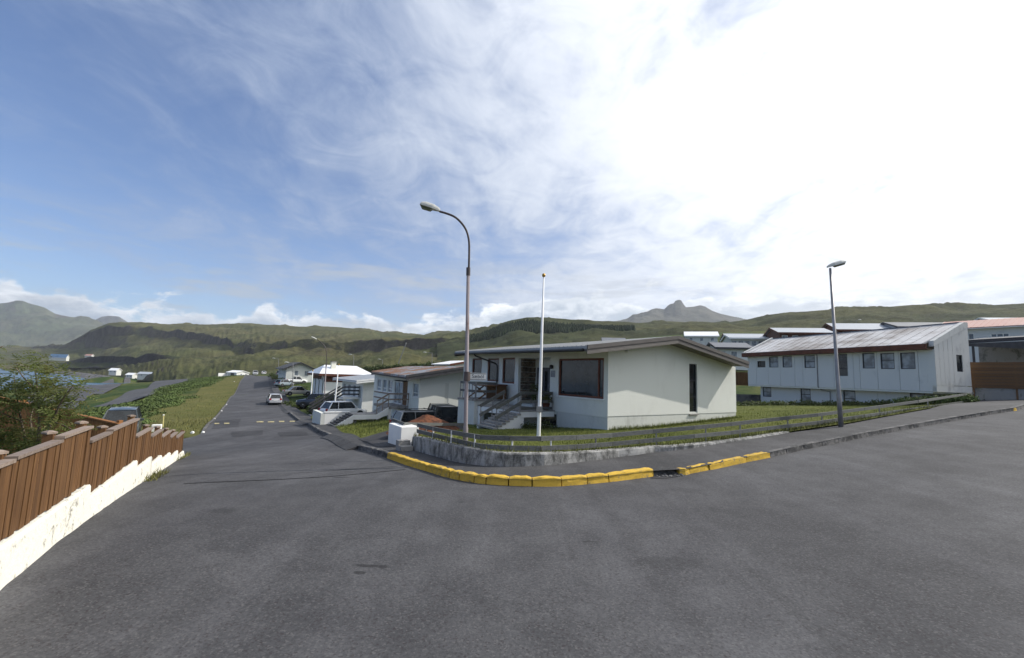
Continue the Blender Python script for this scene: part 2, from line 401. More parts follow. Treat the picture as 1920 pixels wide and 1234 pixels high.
def roofmat(name, a, rust, lo, hi, rough=.5, axis_scale=(.5, .12, .5), metal=0.0, streaks=None):
    m = bpy.data.materials.new(name); m.use_nodes = True; t = NT(m.node_tree); b = t.n['Principled BSDF']
    tc = t.new('ShaderNodeTexCoord').outputs['Object']
    mp = t.new('ShaderNodeMapping'); mp.inputs['Scale'].default_value = axis_scale; t.l.new(tc, mp.inputs[0])
    n1 = t.noise(mp.outputs[0], 3, 7, .7, .3); n2 = t.noise(tc, 5, 5, .7); n0 = t.noise(tc, .35, 4, .6)
    c = t.mix(t.ramp(n2, .35, .65, 0, .6), a, tuple(v*.75 for v in a))
    if streaks: c = t.mix(t.ramp(n1, .45, .6), c, streaks)
    c = t.mix(t.ramp(t.math('ADD', t.math('MULTIPLY', n1, .6), t.math('MULTIPLY', n0, .5)), lo, hi), c, rust)
    t.l.new(c, b.inputs['Base Color']); b.inputs['Roughness'].default_value = rough; b.inputs['Metallic'].default_value = metal
    return m

M = {}
M['pave'] = asphalt('pavement_asphalt', (.048, .048, .049), (.072, .071, .072), False)
M['patch'] = asphalt('patched_asphalt', (.034, .034, .036), (.055, .055, .058), False)
M['palepatch'] = asphalt('worn_asphalt', (.066, .067, .070), (.088, .088, .091), False)
M['lawn'] = grass('lawn_grass', (.105, .125, .028), (.150, .160, .040), (.17, .155, .055))
M['bank'] = grass('bank_grass', (.072, .092, .024), (.125, .128, .040), (.16, .135, .06), weed=(.034, .064, .018))
M['vergegrass'] = grass('verge_grass', (.105, .112, .032), (.165, .150, .052), (.19, .155, .075))
M['blade'] = mat('grass_blade', (.155, .175, .042), .85, .3, 1.2)
M['verge'] = mat('verge_blade', (.135, .135, .045), .9, .35, 1.0)
M['weed'] = mat('weed_leaf', (.078, .112, .030), .85, .4, .25)
M['yellow'] = stainwall('yellow_kerb_paint', (.58, .375, .06), (.24, .19, .11), (.54, .70), False, 8)
M['kerb'] = stainwall('kerb_concrete', (.16, .155, .15), (.055, .055, .055), (.42, .62), False, 4)
M['wallstain'] = stainwall('weathered_whitewash', (.37, .365, .35), (.085, .085, .08), (.36, .66), True, 4.5)
M['plinth'] = stainwall('whitewashed_masonry', (.72, .70, .62), (.17, .165, .14), (.55, .72), False, 7)
M['white'] = stainwall('white_render', (.70, .71, .665), (.60, .605, .56), (.50, .82), True, 1.1)
M['white2'] = mat('white_paint', (.74, .74, .72), .7, .06, 1.2)
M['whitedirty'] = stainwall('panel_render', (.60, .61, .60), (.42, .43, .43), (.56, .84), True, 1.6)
M['plinthgrey'] = stainwall('plinth_render', (.60, .61, .57), (.44, .445, .41), (.50, .80), True, 1.3)
M['cream'] = mat('cream_render', (.72, .70, .60), .85, .06, 1.0)
M['concrete'] = stainwall('concrete', (.30, .29, .275), (.13, .125, .115), (.48, .68), True, 2.2)
M['fence'] = wood('fence_stain', (.098, .047, .019), (.180, .094, .038))
M['fence2'] = wood('orange_fence_stain', (.25, .105, .030), (.36, .165, .055))
M['cap'] = wood('weathered_cap', (.20, .15, .115), (.31, .25, .21), 1)
M['greywood'] = wood('grey_weathered_wood', (.13, .125, .115), (.22, .21, .195), 1)
M['railgrey'] = wood('painted_rail', (.10, .105, .10), (.17, .175, .165), 0)
M['brownwood'] = wood('brown_board', (.14, .075, .035), (.21, .115, .055), 0)
M['fascia'] = wood('fascia_board', (.115, .105, .098), (.175, .16, .15), 0)
M['darkfascia'] = mat('dark_fascia', (.05, .05, .055), .7, .2)
M['redbrown'] = mat('red_brown_board', (.105, .035, .020), .65, .25, 2)
M['frame'] = mat('red_window_frame', (.12, .035, .018), .5, .2, 5)
M['dframe'] = mat('dark_window_frame', (.028, .028, .034), .5, .2, 5)
M['wframe'] = mat('white_window_frame', (.66, .66, .64), .5, .06, 5)
M['pane'] = glass('window_glass')
M['paneb'] = glass('window_glass_blue', (.06, .10, .15))
M['panel'] = glass('pale_glass', (.20, .23, .26), .12)  # glass with a pale blue-grey base colour
M['metal'] = mat('galvanised_metal', (.24, .235, .24), .45, .2, 2, metal=.35)
M['pole'] = stainwall('painted_lamp_post', (.26, .23, .235), (.16, .11, .095), (.56, .72), True, 2)
M['dpole'] = mat('dark_steel_arm', (.075, .06, .058), .5, .2, 3)
M['lampshell'] = mat('lamp_housing', (.50, .50, .46), .45, .12, 5)
M['lampglass'] = mat('lamp_lens', (.13, .14, .09), .25, .2, 8)
M['flag'] = mat('white_flagpole', (.80, .80, .79), .35, .04)
M['gold'] = mat('gilded_ball', (.42, .25, .06), .35, .2, 8, metal=.6)
M['black'] = mat('black_plastic', (.018, .018, .020), .5, .2)
M['rubber'] = mat('tyre_rubber', (.02, .02, .021), .85, .2)
M['rim'] = mat('alloy_rim', (.35, .35, .36), .35, .1, metal=.7)
M['red'] = mat('red_lens', (.30, .015, .012), .3, .2)
M['lens'] = mat('clear_lens', (.55, .56, .57), .15, .1)
M['plate'] = mat('number_plate', (.65, .65, .63), .5, .05)
M['soil'] = stainwall('red_soil', (.15, .060, .032), (.055, .026, .018), (.42, .62), False, 5)
M['bark'] = mat('bark', (.13, .10, .075), .9, .35, 8, bump=.5, bscale=30)
M['leafa'] = leafmat('leaf_green', (.12, .155, .04), (.20, .225, .075))
M['leafb'] = leafmat('leaf_olive', (.12, .13, .035), (.19, .175, .06))
M['hedge'] = leafmat('hedge_leaf', (.062, .090, .028), (.10, .12, .04))
M['paint'] = mat('road_paint', (.52, .44, .20), .8, .3, 5, dirt=(.10, .10, .10), dscale=5, dlo=.42, dhi=.62)
M['stone'] = stainwall('stone_cladding', (.23, .18, .135), (.085, .07, .055), (.44, .60), False, 3)
M['rockdark'] = hillmat('lava_rock', (.045, .06, .022), (.06, .07, .03), (.045, .042, .042), 4, (.62, .9))
M['seawall'] = stainwall('breakwater_stone', (.16, .155, .15), (.055, .055, .058), (.4, .6), False, .4)
HAZE = 1.15e-4
# ------------------------------------------------------------------ ground, roads, water, hills
from mathutils import noise as mnoise
def fbm(x, y, z=0.0, o=5, r=.55):
    a = 1; s = 0; f = 1
    for _ in range(o):
        s += a*mnoise.noise((x*f, y*f, z*f+17.3)); a *= r; f *= 2.03
    return s
VAZ = R(-34)
VD = Vector((math.sin(VAZ), math.cos(VAZ), 0))       # along the street, away
UD = Vector((math.cos(VAZ), -math.sin(VAZ), 0))      # across the street, to the right
ND = -VD

def polar_ground():
    rs = [0]; r = .4
    while r < 430: rs.append(r); r = r*1.035+.12
    na = 300; xy = []
    for r in rs:
        for j in range(na):
            a = 2*math.pi*j/na; xy.append((r*math.sin(a), r*math.cos(a)))
    xy = np.array(xy); z = H.many(xy) - .05 - .0004*np.hypot(xy[:, 0], xy[:, 1])
    # small unevenness away from the made surfaces
    for i, (x, y) in enumerate(xy):
        d = math.hypot(x, y)
        if d > 35: z[i] += .25*min(1, (d-35)/60)*fbm(x*.05, y*.05)
    # street corridor must stay below the asphalt
    m = MB(); m.v = [(float(p[0]), float(p[1]), float(q)) for p, q in zip(xy, z)]
    for i in range(len(rs)-1):
        for j in range(na):
            k = (j+1) % na; m.f.append((i*na+j, i*na+k, (i+1)*na+k, (i+1)*na+j))
    o = m.build('ground', M['bank'], smooth=True, kind='structure'); return o

def dens(pts, step=1.0):
    out = []
    for a, b in zip(pts[:-1], pts[1:]):
        n = max(1, int((b-a).length/max(step, .04*(a.xy.length)))); out += [a.lerp(b, i/n) for i in range(n)]
    return out+[pts[-1]]
def smooth_line(pts, it=2):
    for _ in range(it):
        q = [pts[0]]
        for a, b in zip(pts[:-1], pts[1:]): q += [a.lerp(b, .25), a.lerp(b, .75)]
        pts = q+[pts[-1]]
    return pts
def sheet(name, boundary, material, h=H, off=.03, grow=.05, amp=0.0, kind='structure', parent=None, rmax=300, grid=None):
    """a surface laid over the ground height inside a boundary"""
    b = [Vector((p[0], p[1])) for p in boundary]
    b = [p for i, p in enumerate(b) if (p-b[i-1]).length > .02]
    n = len(b); vs = list(b)
    x0 = min(p.x for p in b); x1 = max(p.x for p in b); y0 = min(p.y for p in b); y1 = max(p.y for p in b)
    arr = np.array(b)
    pts = []
    if grid:
        gx = np.arange(x0, x1, grid); gy = np.arange(y0, y1, grid); pts = [(x+(.5*grid if i % 2 else 0), y) for i, y in enumerate(gy) for x in gx]
    else:
        r = .6
        while r < rmax:
            na = max(24, min(200, int(6.28/grow)))
            pts += [(r*math.sin(2*math.pi*j/na), r*math.cos(2*math.pi*j/na)) for j in range(na)]
            r *= 1+grow*1.2
    pts = np.array([p for p in pts if x0 < p[0] < x1 and y0 < p[1] < y1]).reshape(-1, 2)
    # inside test + keep away from the edge
    ins = np.zeros(len(pts), bool); j = n-1
    for i in range(n):
        xi, yi = arr[i]; xj, yj = arr[j]
        c = ((yi > pts[:, 1]) != (yj > pts[:, 1])) & (pts[:, 0] < (xj-xi)*(pts[:, 1]-yi)/((yj-yi) or 1e-9)+xi); ins ^= c; j = i
    pts = pts[ins]
    vs += [Vector(p) for p in pts]
    res = delaunay_2d_cdt(vs, [(i, (i+1) % n) for i in range(n)], [], 1, 1e-4)
    v2 = np.array([(p.x, p.y) for p in res[0]])
    z = h.many(v2) + off + .0004*np.hypot(v2[:, 0], v2[:, 1])
    if amp: z += np.array([amp*fbm(x*.7, y*.7, 3, 3) for x, y in v2])
    m = MB(); m.v = [(float(a[0]), float(a[1]), float(c)) for a, c in zip(v2, z)]; m.f = [tuple(f) for f in res[2]]
    m.f = [f if (m.v[f[1]][0]-m.v[f[0]][0])*(m.v[f[2]][1]-m.v[f[0]][1])-(m.v[f[1]][1]-m.v[f[0]][1])*(m.v[f[2]][0]-m.v[f[0]][0]) > 0 else f[::-1] for f in m.f]
    return m.build(name, material, parent, smooth=True, kind=kind)

_q = [cast(x, y) for x, y in ((690, 1066), (675, 1079), (718, 1068), (415, 962), (640, 898), (1105, 1020), (865, 945), (1250, 1060))]
M['asphalt'] = asphalt('asphalt', (.056, .056, .059), (.082, .082, .085), stains=[(p.x, p.y, a, b, k) for p, (a, b, k) in zip(_q, ((.20, .045, .75), (.09, .05, .7), (.07, .06, .6), (.30, .16, .35), (.22, .10, .6), (.13, .03, .55), (.10, .05, .5), (.5, .25, .25)))])
polar_ground()
c_ = lambda pts, off=0.0, h=H: [cast(x, y, h, off) for x, y in pts]
KERB_STREET = c_([(503, 706), (508, 722), (513, 738), (528, 763), (542, 778), (560, 792), (588, 808), (617, 821), (645, 833), (670, 845)])
KERB_CORNER = c_([(670, 845), (697, 852), (725, 861), (760, 874), (798, 886), (830, 896), (860, 903), (888, 908), (910, 911), (953, 914), (997, 915.5), (1053, 915), (1102, 911), (1143, 907), (1190, 901), (1227, 896), (1285, 893), (1340, 882), (1400, 869), (1445, 860)])
KERB_RIGHT = c_([(1445, 860), (1500, 847), (1560, 835), (1620, 822), (1700, 807), (1800, 789), (1905, 772)])
KERB_RIGHT.append(KERB_RIGHT[-1]+UD*30)
KERB = KERB_STREET[:-1]+KERB_CORNER[:-1]+KERB_RIGHT
FENCE0, FENCE1 = cast(0, 1108), cast(342, 858)
FD = (FENCE1-FENCE0); FD.z = 0; FLEN = FD.length; FD.normalize()
LEFT_EDGE = c_([(344, 824), (366, 819), (383, 812), (403, 787), (416, 771), (425, 760), (437, 743), (448, 725), (462, 704)])
far_a = LEFT_EDGE[-1]+Vector((-.50, .866, 0))*70; far_b = KERB[0]+Vector((-.50, .866, 0))*70
fb = FENCE0-FD*5
road_b = dens([fb]+c_([(0, 1108), (168, 970), (255, 910), (342, 858)])+LEFT_EDGE) + [far_a, far_b] + dens(smooth_line(KERB_STREET[:-1], 1)+KERB_CORNER[:-1]+KERB_RIGHT)
e = KERB_RIGHT[-1]
road_b += [e-VD*9, Vector((30, -12, 0)), Vector((24, -40, 0)), Vector((-14, -40, 0)), Vector((-6, -6, 0))]
sheet('road', road_b, M['asphalt'], off=.03, grow=.045)

# patches and worn strips in the asphalt
def patch(pts, material, k, name='road_patch', wob=.06):
    b = dens(c_(pts+[pts[0]]), .35)[:-1]
    b = [p+Vector((random.uniform(-wob, wob), random.uniform(-wob, wob), 0)) for p in b]
    cx = sum((p.xy.length for p in b))/len(b)
    sheet(name, b, material, off=.034+.0015*k+.0001*cx, grid=max(.10, cx*.022))
patch([(405, 791), (452, 786), (448, 802), (397, 806)], M['patch'], 0)
patch([(434, 811), (494, 808), (492, 817), (437, 821)], M['patch'], 1)
patch([(520, 812), (575, 812), (580, 818), (524, 820)], M['patch'], 2)
patch([(1235, 890), (1268, 885), (1275, 893), (1250, 902), (1225, 900)], M['patch'], 2, wob=.1)
# thin tar seam across the street
def seam(pts, w, k):
    q = dens(c_(pts), .3); L = []; Rr = []
    for i, p in enumerate(q):
        t = (q[min(i+1, len(q)-1)]-q[max(0, i-1)]); t.z = 0; t.normalize(); nrm = Vector((-t.y, t.x, 0)); j = random.uniform(-.02, .02)
        L.append(p+nrm*(w/2+j)); Rr.append(p-nrm*(w/2-j))
    m = MB()
    for a in L+Rr: m.v.append((a.x, a.y, H(a.x, a.y)+.045+.004*k))
    n = len(L); m.f = [(i, n+i, n+i+1, i+1) for i in range(n-1)]
    m.build('tar_seam', M['patch'], kind='structure')
seam([(345, 910), (440, 906), (530, 902), (625, 896), (700, 889), (760, 883)], .07, 0)
seam([(560, 890), (640, 884), (700, 880), (745, 877)], .04, 1)

# dashed line across the street
def dash(pts):
    b = c_(pts); m = MB()
    for p in b: m.v.append((p.x, p.y, H(p.x, p.y)+.050+.0006*p.xy.length))
    m.f = [(0, 1, 2, 3)]; return m.build('road_marking', M['paint'], kind='structure')
for x0, x1, y in ((481, 494, 792.5), (502, 514, 792.5), (523, 533, 791.8), (543, 553, 791.5), (420, 430, 795.5), (402, 411, 795.8)):
    dash([(x0, y+1.3), (x1, y+1.0), (x1, y-1.0), (x0, y-.8)])

vg_ = LEFT_EDGE[1:]; vp_ = dens(vg_)+dens([p-UD*(4.5+.03*p.y) for p in vg_[::-1]])
sheet('grass_verge', vp_, M['vergegrass'], off=-.012, grow=.04)
# pavement round the corner and along both streets
PAV = .17
WALL_BASE = c_([(772, 843), (795, 850), (820, 857), (845, 864), (873, 870), (910, 874), (947, 875.5), (985, 875), (1020, 873.5), (1057, 870), (1093, 866), (1127, 862), (1160, 857), (1195, 853), (1227, 848), (1265, 845), (1300, 841), (1340, 834), (1400, 825), (1480, 812)], PAV)
PAV_BACK = WALL_BASE + c_([(1577, 798), (1640, 786), (1740, 768), (1835, 753)], PAV)
pe = PAV_BACK[-1]+UD*26
kin = smooth_line(KERB_STREET[:-1], 1)+KERB_CORNER[:-1]+KERB_RIGHT
pav_b = dens(kin) + [pe-VD*.2] + dens(PAV_BACK[::-1]) + dens(c_([(738, 838), (690, 818), (628, 800), (592, 786), (565, 772), (545, 755), (527, 735), (514, 706)], PAV))
sheet('pavement', pav_b, M['pave'], off=PAV, grow=.04)
drv = dens(c_([(672, 824), (735, 806), (775, 795), (868, 800), (880, 806), (774, 842), (738, 839), (705, 838)], PAV), .5)
sheet('driveway', drv, M['patch'], off=PAV+.014, grid=.5)
seam_pts = c_([(1180, 862), (1226, 884)], PAV)

# kerb: a run of separate stones
kerb = bpy.data.objects.new('kerb', None); COL.objects.link(kerb); kerb['kind'] = 'structure'
def arc_pts(line):
    s = [0]
    for a, b in zip(line[:-1], line[1:]): s.append(s[-1]+(b.xy-a.xy).length)
    return s
def at_s(line, s, v):
    v = max(0, min(v, s[-1]-1e-4)); i = int(np.searchsorted(s, v, 'right'))-1; i = min(i, len(line)-2)
    return line[i].lerp(line[i+1], (v-s[i])/(s[i+1]-s[i]))
def stone(line, s, a, b, material, hgt=.19, wid=.20, name='kerb_stone', parent=None, jit=.012, ramp=False):
    n = max(2, int((b-a)/.16)+1); m = MB(); j0 = random.uniform(-jit, jit); tilt = random.uniform(-jit, jit)
    prof = [(-.015, -.08), (0, .45), (.005, .88), (.028, .985), (.10, 1.0), (wid-.02, .99), (wid, .9), (wid, -.08)]
    if ramp: prof = [(-.42, -.05), (-.40, .06), (-.02, .86), (.05, .97), (.12, 1.0), (wid-.02, .99), (wid, .9), (wid, -.08)]
    k = len(prof)
    for i in range(n+1):
        v = a+(b-a)*i/n; p = at_s(line, s, v); q = at_s(line, s, v+.05); q0 = at_s(line, s, v-.05)
        t = (q-q0); t.z = 0; t.normalize(); nr = Vector((-t.y, t.x, 0))
        zz = H(p.x, p.y)+.03
        e = 1.0 if 0 < i < n else .90
        for d, h in prof:
            jx = random.uniform(-1, 1)*jit*.7; jz = random.uniform(-1, 1)*jit*.9
            ch = hgt*(h*e if h > .5 else h)
            m.v.append(tuple(p + nr*(d+j0+jx + (0 if 0 < i < n else (.012 if d < .1 else -.012))) + Vector((0, 0, zz-p.z+ch+(jz+tilt*(i/n-.5) if h > .3 else 0)))))
    for i in range(n):
        for j in range(k-1): m.f.append((i*k+j, i*k+j+1, (i+1)*k+j+1, (i+1)*k+j))
    m.f.append(tuple(range(k))); m.f.append(tuple(n*k+j for j in range(k-1, -1, -1)))
    return m.build(name, material, parent or kerb, smooth=False)
kc = KERB_CORNER; ks = arc_pts(kc)
def s_of(px, py):
    p = cast(px, py); best = min(range(len(ks)), key=lambda i: (kc[i].xy-p.xy).length)
    bb = (1e9, 0)
    for v in np.arange(0, ks[-1], .02):
        d = (at_s(kc, ks, v).xy-p.xy).length
        if d < bb[0]: bb = (d, v)
    return bb[1]
J = [s_of(x, y) for x, y in ((670, 845), (697, 852), (725, 861), (798, 886), (827, 895), (842, 899), (860, 903), (888, 908), (910, 911), (953, 914), (997, 915.5), (1053, 915), (1102, 911), (1143, 907), (1227, 896))]
for i, (a, b) in enumerate(zip(J[:-1], J[1:])):
    stone(kc, ks, a+.014, b-.014, M['kerb'] if i < 2 else M['yellow'], .19)
J2 = [s_of(x, y) for x, y in ((1275, 894), (1292, 891), (1330, 884), (1400, 869), (1444, 860))]
for a, b in zip(J2[:-1], J2[1:]): stone(kc, ks, a+.014, b-.014, M['yellow'], .15)
kr = KERB_RIGHT; krs = arc_pts(kr)
v = 0.0
while v < krs[-1]-1.0:
    L_ = random.uniform(.8, 1.05); stone(kr, krs, v+.012, v+L_-.012, M['kerb'], .15, .18, jit=.008); v += L_
w_ = cast(1906, 772)
wi = min(range(40, int(krs[-1]*20)), key=lambda i: (at_s(kr, krs, i/20).xy-w_.xy).length)/20
stone(kr, krs, wi-.25, wi+.25, M['yellow'], .14, .19)
kst = smooth_line(KERB_STREET, 1); kss = arc_pts(kst)
def s_on(line, s, px, py):
    p = cast(px, py); return min(np.arange(0, s[-1], .05), key=lambda v: (at_s(line, s, v).xy-p.xy).length)
for (p0, p1, hh, rp) in (((503, 706), (541, 777), .17, True), ((541, 777), (560, 792), .22, False), ((560, 792), (570, 799), .17, True), ((570, 799), (617, 821), .22, False), ((617, 821), (670, 845), .17, True)):
    a = s_on(kst, kss, *p0); b = s_on(kst, kss, *p1); n = max(2, int(abs(b-a)/(1.0 if b-a < 15 else 3.0)))
    for i in range(n): stone(kst, kss, a+(b-a)*i/n+(.012 if not rp else 0), a+(b-a)*(i+1)/n-(.012 if not rp else 0), M['pave'] if rp else M['kerb'], hh, .2, 'dropped_kerb' if rp else 'kerb_stone', jit=.004 if rp else .012, ramp=rp)
le = LEFT_EDGE[2:]; les = arc_pts(le)
m = MB()
for d, hh in ((0, 0), (0, .10), (-.16, .10), (-.16, 0)):
    for i in range(80):
        v = les[-1]*i/79*.97; p = at_s(le, les, v); q = at_s(le, les, v+.1); t = (q-p); t.z = 0; t.normalize(); nr = Vector((t.y, -t.x, 0)); p = p-nr*0+nr*d*1.0
        m.v.append((p.x, p.y, H(p.x, p.y)+.02+hh+random.uniform(-.015, .015)))
for k in range(3):
    for i in range(79): m.f.append((k*80+i, k*80+i+1, (k+1)*80+i+1, (k+1)*80+i))
m.build('kerb_edging', M['kerb'], kind='structure')
for i, (x, y) in enumerate(((364, 813), (384, 813), (404, 787), (417, 772), (426, 760), (440, 716))):
    p = cast(x, y); m = MB(); m.lathe((p.x-.12, p.y, H(p.x, p.y)), [(.09, -.05), (.10, .06), (.08, .12), (.03, .14)], 8)
    for k in range(len(m.v)): m.v[k] = (m.v[k][0]*1+random.uniform(-.02, .02), m.v[k][1]+random.uniform(-.02, .02), m.v[k][2])
    o = m.build('marker_stone', M['white2'])
    tag(o, ['white painted kerb marker stone nearest the end of the timber fence', 'white painted kerb marker stone at the near corner of the grass verge', 'white painted kerb marker stone, third along the grass verge from the fence',
            'white painted kerb marker stone, fourth along the grass verge from the fence', 'white painted kerb marker stone, fifth along the grass verge from the fence', 'white stone lying in the verge grass far up the street near the shed'][i], 'marker stone', 'white stones along the grass verge')

# raised lawn of the corner house
ZA = 18.5
WALL_TOPPX = [(773, 818), (797, 821), (822, 827), (846, 833), (873, 839), (910, 847), (947, 849.5), (985, 850), (1020, 850.5), (1057, 849.5), (1093, 848), (1127, 845), (1160, 843), (1195, 840), (1227, 837), (1265, 836), (1300, 833), (1340, 829), (1400, 822), (1480, 810.5)]
WALL_Z = []
for p, (x, y) in zip(WALL_BASE, WALL_TOPPX):
    d = ray(x, y); WALL_Z.append(max(.05, EYE + d.z*(p.y/d.y) - (H(p.x, p.y)+PAV)))
lc = [Vector((p.x, p.y, H(p.x, p.y)+PAV+h-.05)) for p, h in zip(WALL_BASE, WALL_Z)]
lc += [Vector((p.x, p.y, H(p.x, p.y)+PAV+.03)) for p in PAV_BACK[len(WALL_BASE):]]
A_ = P(1139, 807, ZA); B_ = P(1380, 784, ZA*1.215)
lc += [A_, B_, P(1010, 822, 15.5), P(1440, 795, 18.5), P(1250, 815, 17), P(890, 812, 17.5), P(940, 806, 19.5), P(1500, 769, 28), P(1650, 764, 29), P(1765, 757, 31), P(1400, 763, 34), P(1395, 757, 46), P(1500, 758, 39), P(1600, 758, 35.5), P(1700, 758, 32.5), P(880, 800, 24), P(845, 806, 20), P(1139, 795, 26)]
H2 = TPS(lc, .0005)
inner = [p+VD*.14*0+Vector((0, .12, 0)) for p in WALL_BASE]
lawn_b = dens(inner + [p+VD*.05 for p in PAV_BACK[len(WALL_BASE):]]) + [P(1835, 745, 34), P(1700, 740, 36), P(1405, 735, 40), P(1385, 735, 46), P(1200, 760, 40), P(900, 790, 27), P(868, 800, 20.5), P(800, 815, 17.5)]
sheet('lawn', lawn_b, M['lawn'], h=H2, off=0.0, grow=.03, amp=.03)
LAWN_POLY = [(p.x, p.y) for p in lawn_b]
l2 = dens(c_([(628, 800), (676, 822), (738, 808), (750, 795), (735, 780), (700, 782), (650, 794)], PAV), .6)
sheet('lawn', l2, M['lawn'], off=PAV+.006, grid=.6, amp=.0)
l3 = dens(c_([(583, 786), (604, 785), (606, 778), (585, 779)], PAV), .6)
sheet('lawn', l3, M['lawn'], off=PAV+.03, grid=.8, amp=.015)
l4 = dens(c_([(547, 763), (560, 765), (575, 758), (560, 754), (546, 757)], PAV), .8)
sheet('lawn', l4, M['lawn'], off=PAV+.03, grid=.8, amp=.015)

# tracks and the harbour on the left
trk = dens(c_([(173, 764), (228, 743), (282, 722), (319, 708), (340, 707), (366, 709)]))+dens(c_([(366, 712), (345, 716), (319, 725), (285, 741), (250, 752), (205, 764)]))
sheet('path', trk, M['palepatch'], off=.10, grid=3.0)
hb = dens(c_([(100, 768), (152, 742), (190, 727), (220, 712), (222, 705), (236, 707), (245, 714), (225, 724), (196, 738), (150, 759), (120, 770)]))
sheet('path', hb, M['palepatch'], off=.12, grid=4.0)
ap = dens(c_([(60, 735), (134, 724), (186, 720), (212, 710), (214, 718), (190, 727), (152, 742), (100, 760), (40, 760)]))
sheet('harbour_yard', ap, M['palepatch'], off=.08, grid=4.0)
SEA = -11.6
wm = bpy.data.materials.new('sea_water'); wm.use_nodes = True; t = NT(wm.node_tree); b = t.n['Principled BSDF']
b.inputs['Base Color'].default_value = (.04, .085, .14, 1); b.inputs['Roughness'].default_value = .25
bn = t.new('ShaderNodeBump'); bn.inputs['Strength'].default_value = .35; bn.inputs['Distance'].default_value = .3
t.l.new(t.noise(t.new('ShaderNodeNewGeometry').outputs['Position'], .35, 5, .6), bn.inputs['Height']); t.l.new(bn.outputs[0], b.inputs['Normal'])
MB().quad((-1600, 60, SEA), (-170, 60, SEA), (-170, 640, SEA), (-1600, 640, SEA)).build('sea', wm, kind='structure')

# ---- hills: real slopes between surveyed rows
def interp(row, px):
    xs = [p[0] for p in row]
    return np.interp(px, xs, [p[1] for p in row]), np.interp(px, xs, [p[2] for p in row])
def hill(name, material, rows, x0, x1, nx, subs, amp, freq, seed=0, kind='structure', back=True, ridge=.35):
    pxs = np.linspace(x0, x1, nx); R3 = []
    for row in rows:
        py, z = interp(row, pxs); R3.append([P(a, b_, c) for a, b_, c in zip(pxs, py, z)])
    if back: R3.append([Vector((p.x*1.25, p.y*1.25, p.z-.10*p.y)) for p in R3[-1]])
    grid = []
    for i in range(len(R3)-1):
        n = subs[min(i, len(subs)-1)]
        for k in range(n):
            t = k/n; grid.append(([a.lerp(b_, t) for a, b_ in zip(R3[i], R3[i+1])], 1.0 if (k or 1) else 1.0, i+t))
    grid.append((R3[-1], 1, len(R3)-1)); nr = len(rows)-1
    m = MB()
    for pts, _, lev in grid:
        e = ridge if abs(lev-nr) < .02 else 1.0
        if lev < .02: e = 0
        for p in pts:
            a = amp*fbm(p.x*freq, p.y*freq, seed+p.z*freq, 6, .55)*e
            m.v.append((p.x, p.y, p.z+a))
    for i in range(len(grid)-1):
        for j in range(nx-1): m.f.append((i*nx+j, i*nx+j+1, (i+1)*nx+j+1, (i+1)*nx+j))
    return m.build(name, material, smooth=True, kind=kind)
M['moor'] = hillmat('moor', (.078, .088, .034), (.125, .116, .052), (.085, .072, .060), 1.0, (.30, .66), patch=(.082, .064, .050))
M['moordark'] = hillmat('dark_moor', (.044, .056, .025), (.090, .090, .036), (.028, .030, .027), 1.4, (.50, .80))
M['mount'] = hillmat('mountain_rock', (.075, .078, .060), (.105, .10, .075), (.075, .070, .068), .35, (.45, .80))
M['farmount'] = hillmat('far_mountain', (.080, .100, .055), (.125, .120, .080), (.10, .085, .075), .35, (.40, .70))
# low plain, then the flat-topped headland on the left and the long escarpment
plain0 = [(-400, 712, 430), (150, 708, 430), (210, 712, 360), (330, 716, 250), (460, 716, 190), (700, 716, 190), (960, 716, 190)]
plain1 = [(-400, 690, 600), (120, 688, 560), (215, 688, 460), (330, 690, 330), (460, 688, 300), (700, 678, 280), (960, 668, 260)]
plain2 = [(-400, 676, 900), (150, 674, 800), (300, 668, 520), (460, 668, 420), (600, 668, 380), (760, 672, 360), (960, 650, 340)]
talus = [(-400, 668, 1200), (60, 660, 1100), (150, 654, 930), (240, 650, 800), (330, 650, 720), (430, 660, 560), (520, 664, 460), (640, 664, 430), (760, 664, 410), (860, 650, 400), (960, 632, 390)]
cl0 = [(-400, 662, 1300), (60, 655, 1180), (120, 650, 1000), (160, 638, 960), (175, 633, 900), (240, 629, 860), (330, 634, 800), (420, 646, 640), (470, 652, 520), (540, 655, 480), (640, 658, 450), (700, 660, 440), (780, 660, 425), (860, 642, 410), (960, 618, 405)]
cl1 = [(-400, 659, 1320), (60, 652, 1190), (120, 648, 1010), (160, 629, 966), (175, 619, 905), (200, 613, 880), (260, 611, 866), (330, 617, 808), (400, 628, 690), (440, 640, 600), (480, 642, 530), (540, 641, 490), (640, 641, 460), (760, 641, 432), (860, 632, 416), (960, 612, 412)]
mid = [(-400, 658, 1350), (60, 651, 1200), (120, 647, 1020), (150, 634, 980), (170, 619, 930), (200, 611, 920), (260, 608, 930), (340, 611, 930), (420, 618, 880), (520, 634, 700), (640, 637, 640), (760, 638, 640), (860, 629, 560), (960, 609, 440)]
sky1 = [(-400, 657, 1400), (60, 650, 1220), (120, 646, 1030), (150, 633, 990), (170, 618, 950), (200, 610, 960), (260, 606, 1000), (340, 609, 1040), (420, 607, 1050), (470, 606, 1050), (500, 609, 1050), (560, 612, 1050), (600, 612, 1050), (680, 616, 1050), (720, 622, 1000), (745, 621, 1000), (765, 627, 1000), (795, 629, 1000), (810, 624, 1000), (860, 623, 1000), (900, 620, 900), (960, 607, 600)]
hill('hill', M['moor'], [plain0, plain1, plain2, talus, cl0, cl1, mid, sky1], -400, 960, 560, [8, 12, 16, 14, 10, 10, 16, 3], 7.0, .017, 3, ridge=.22)
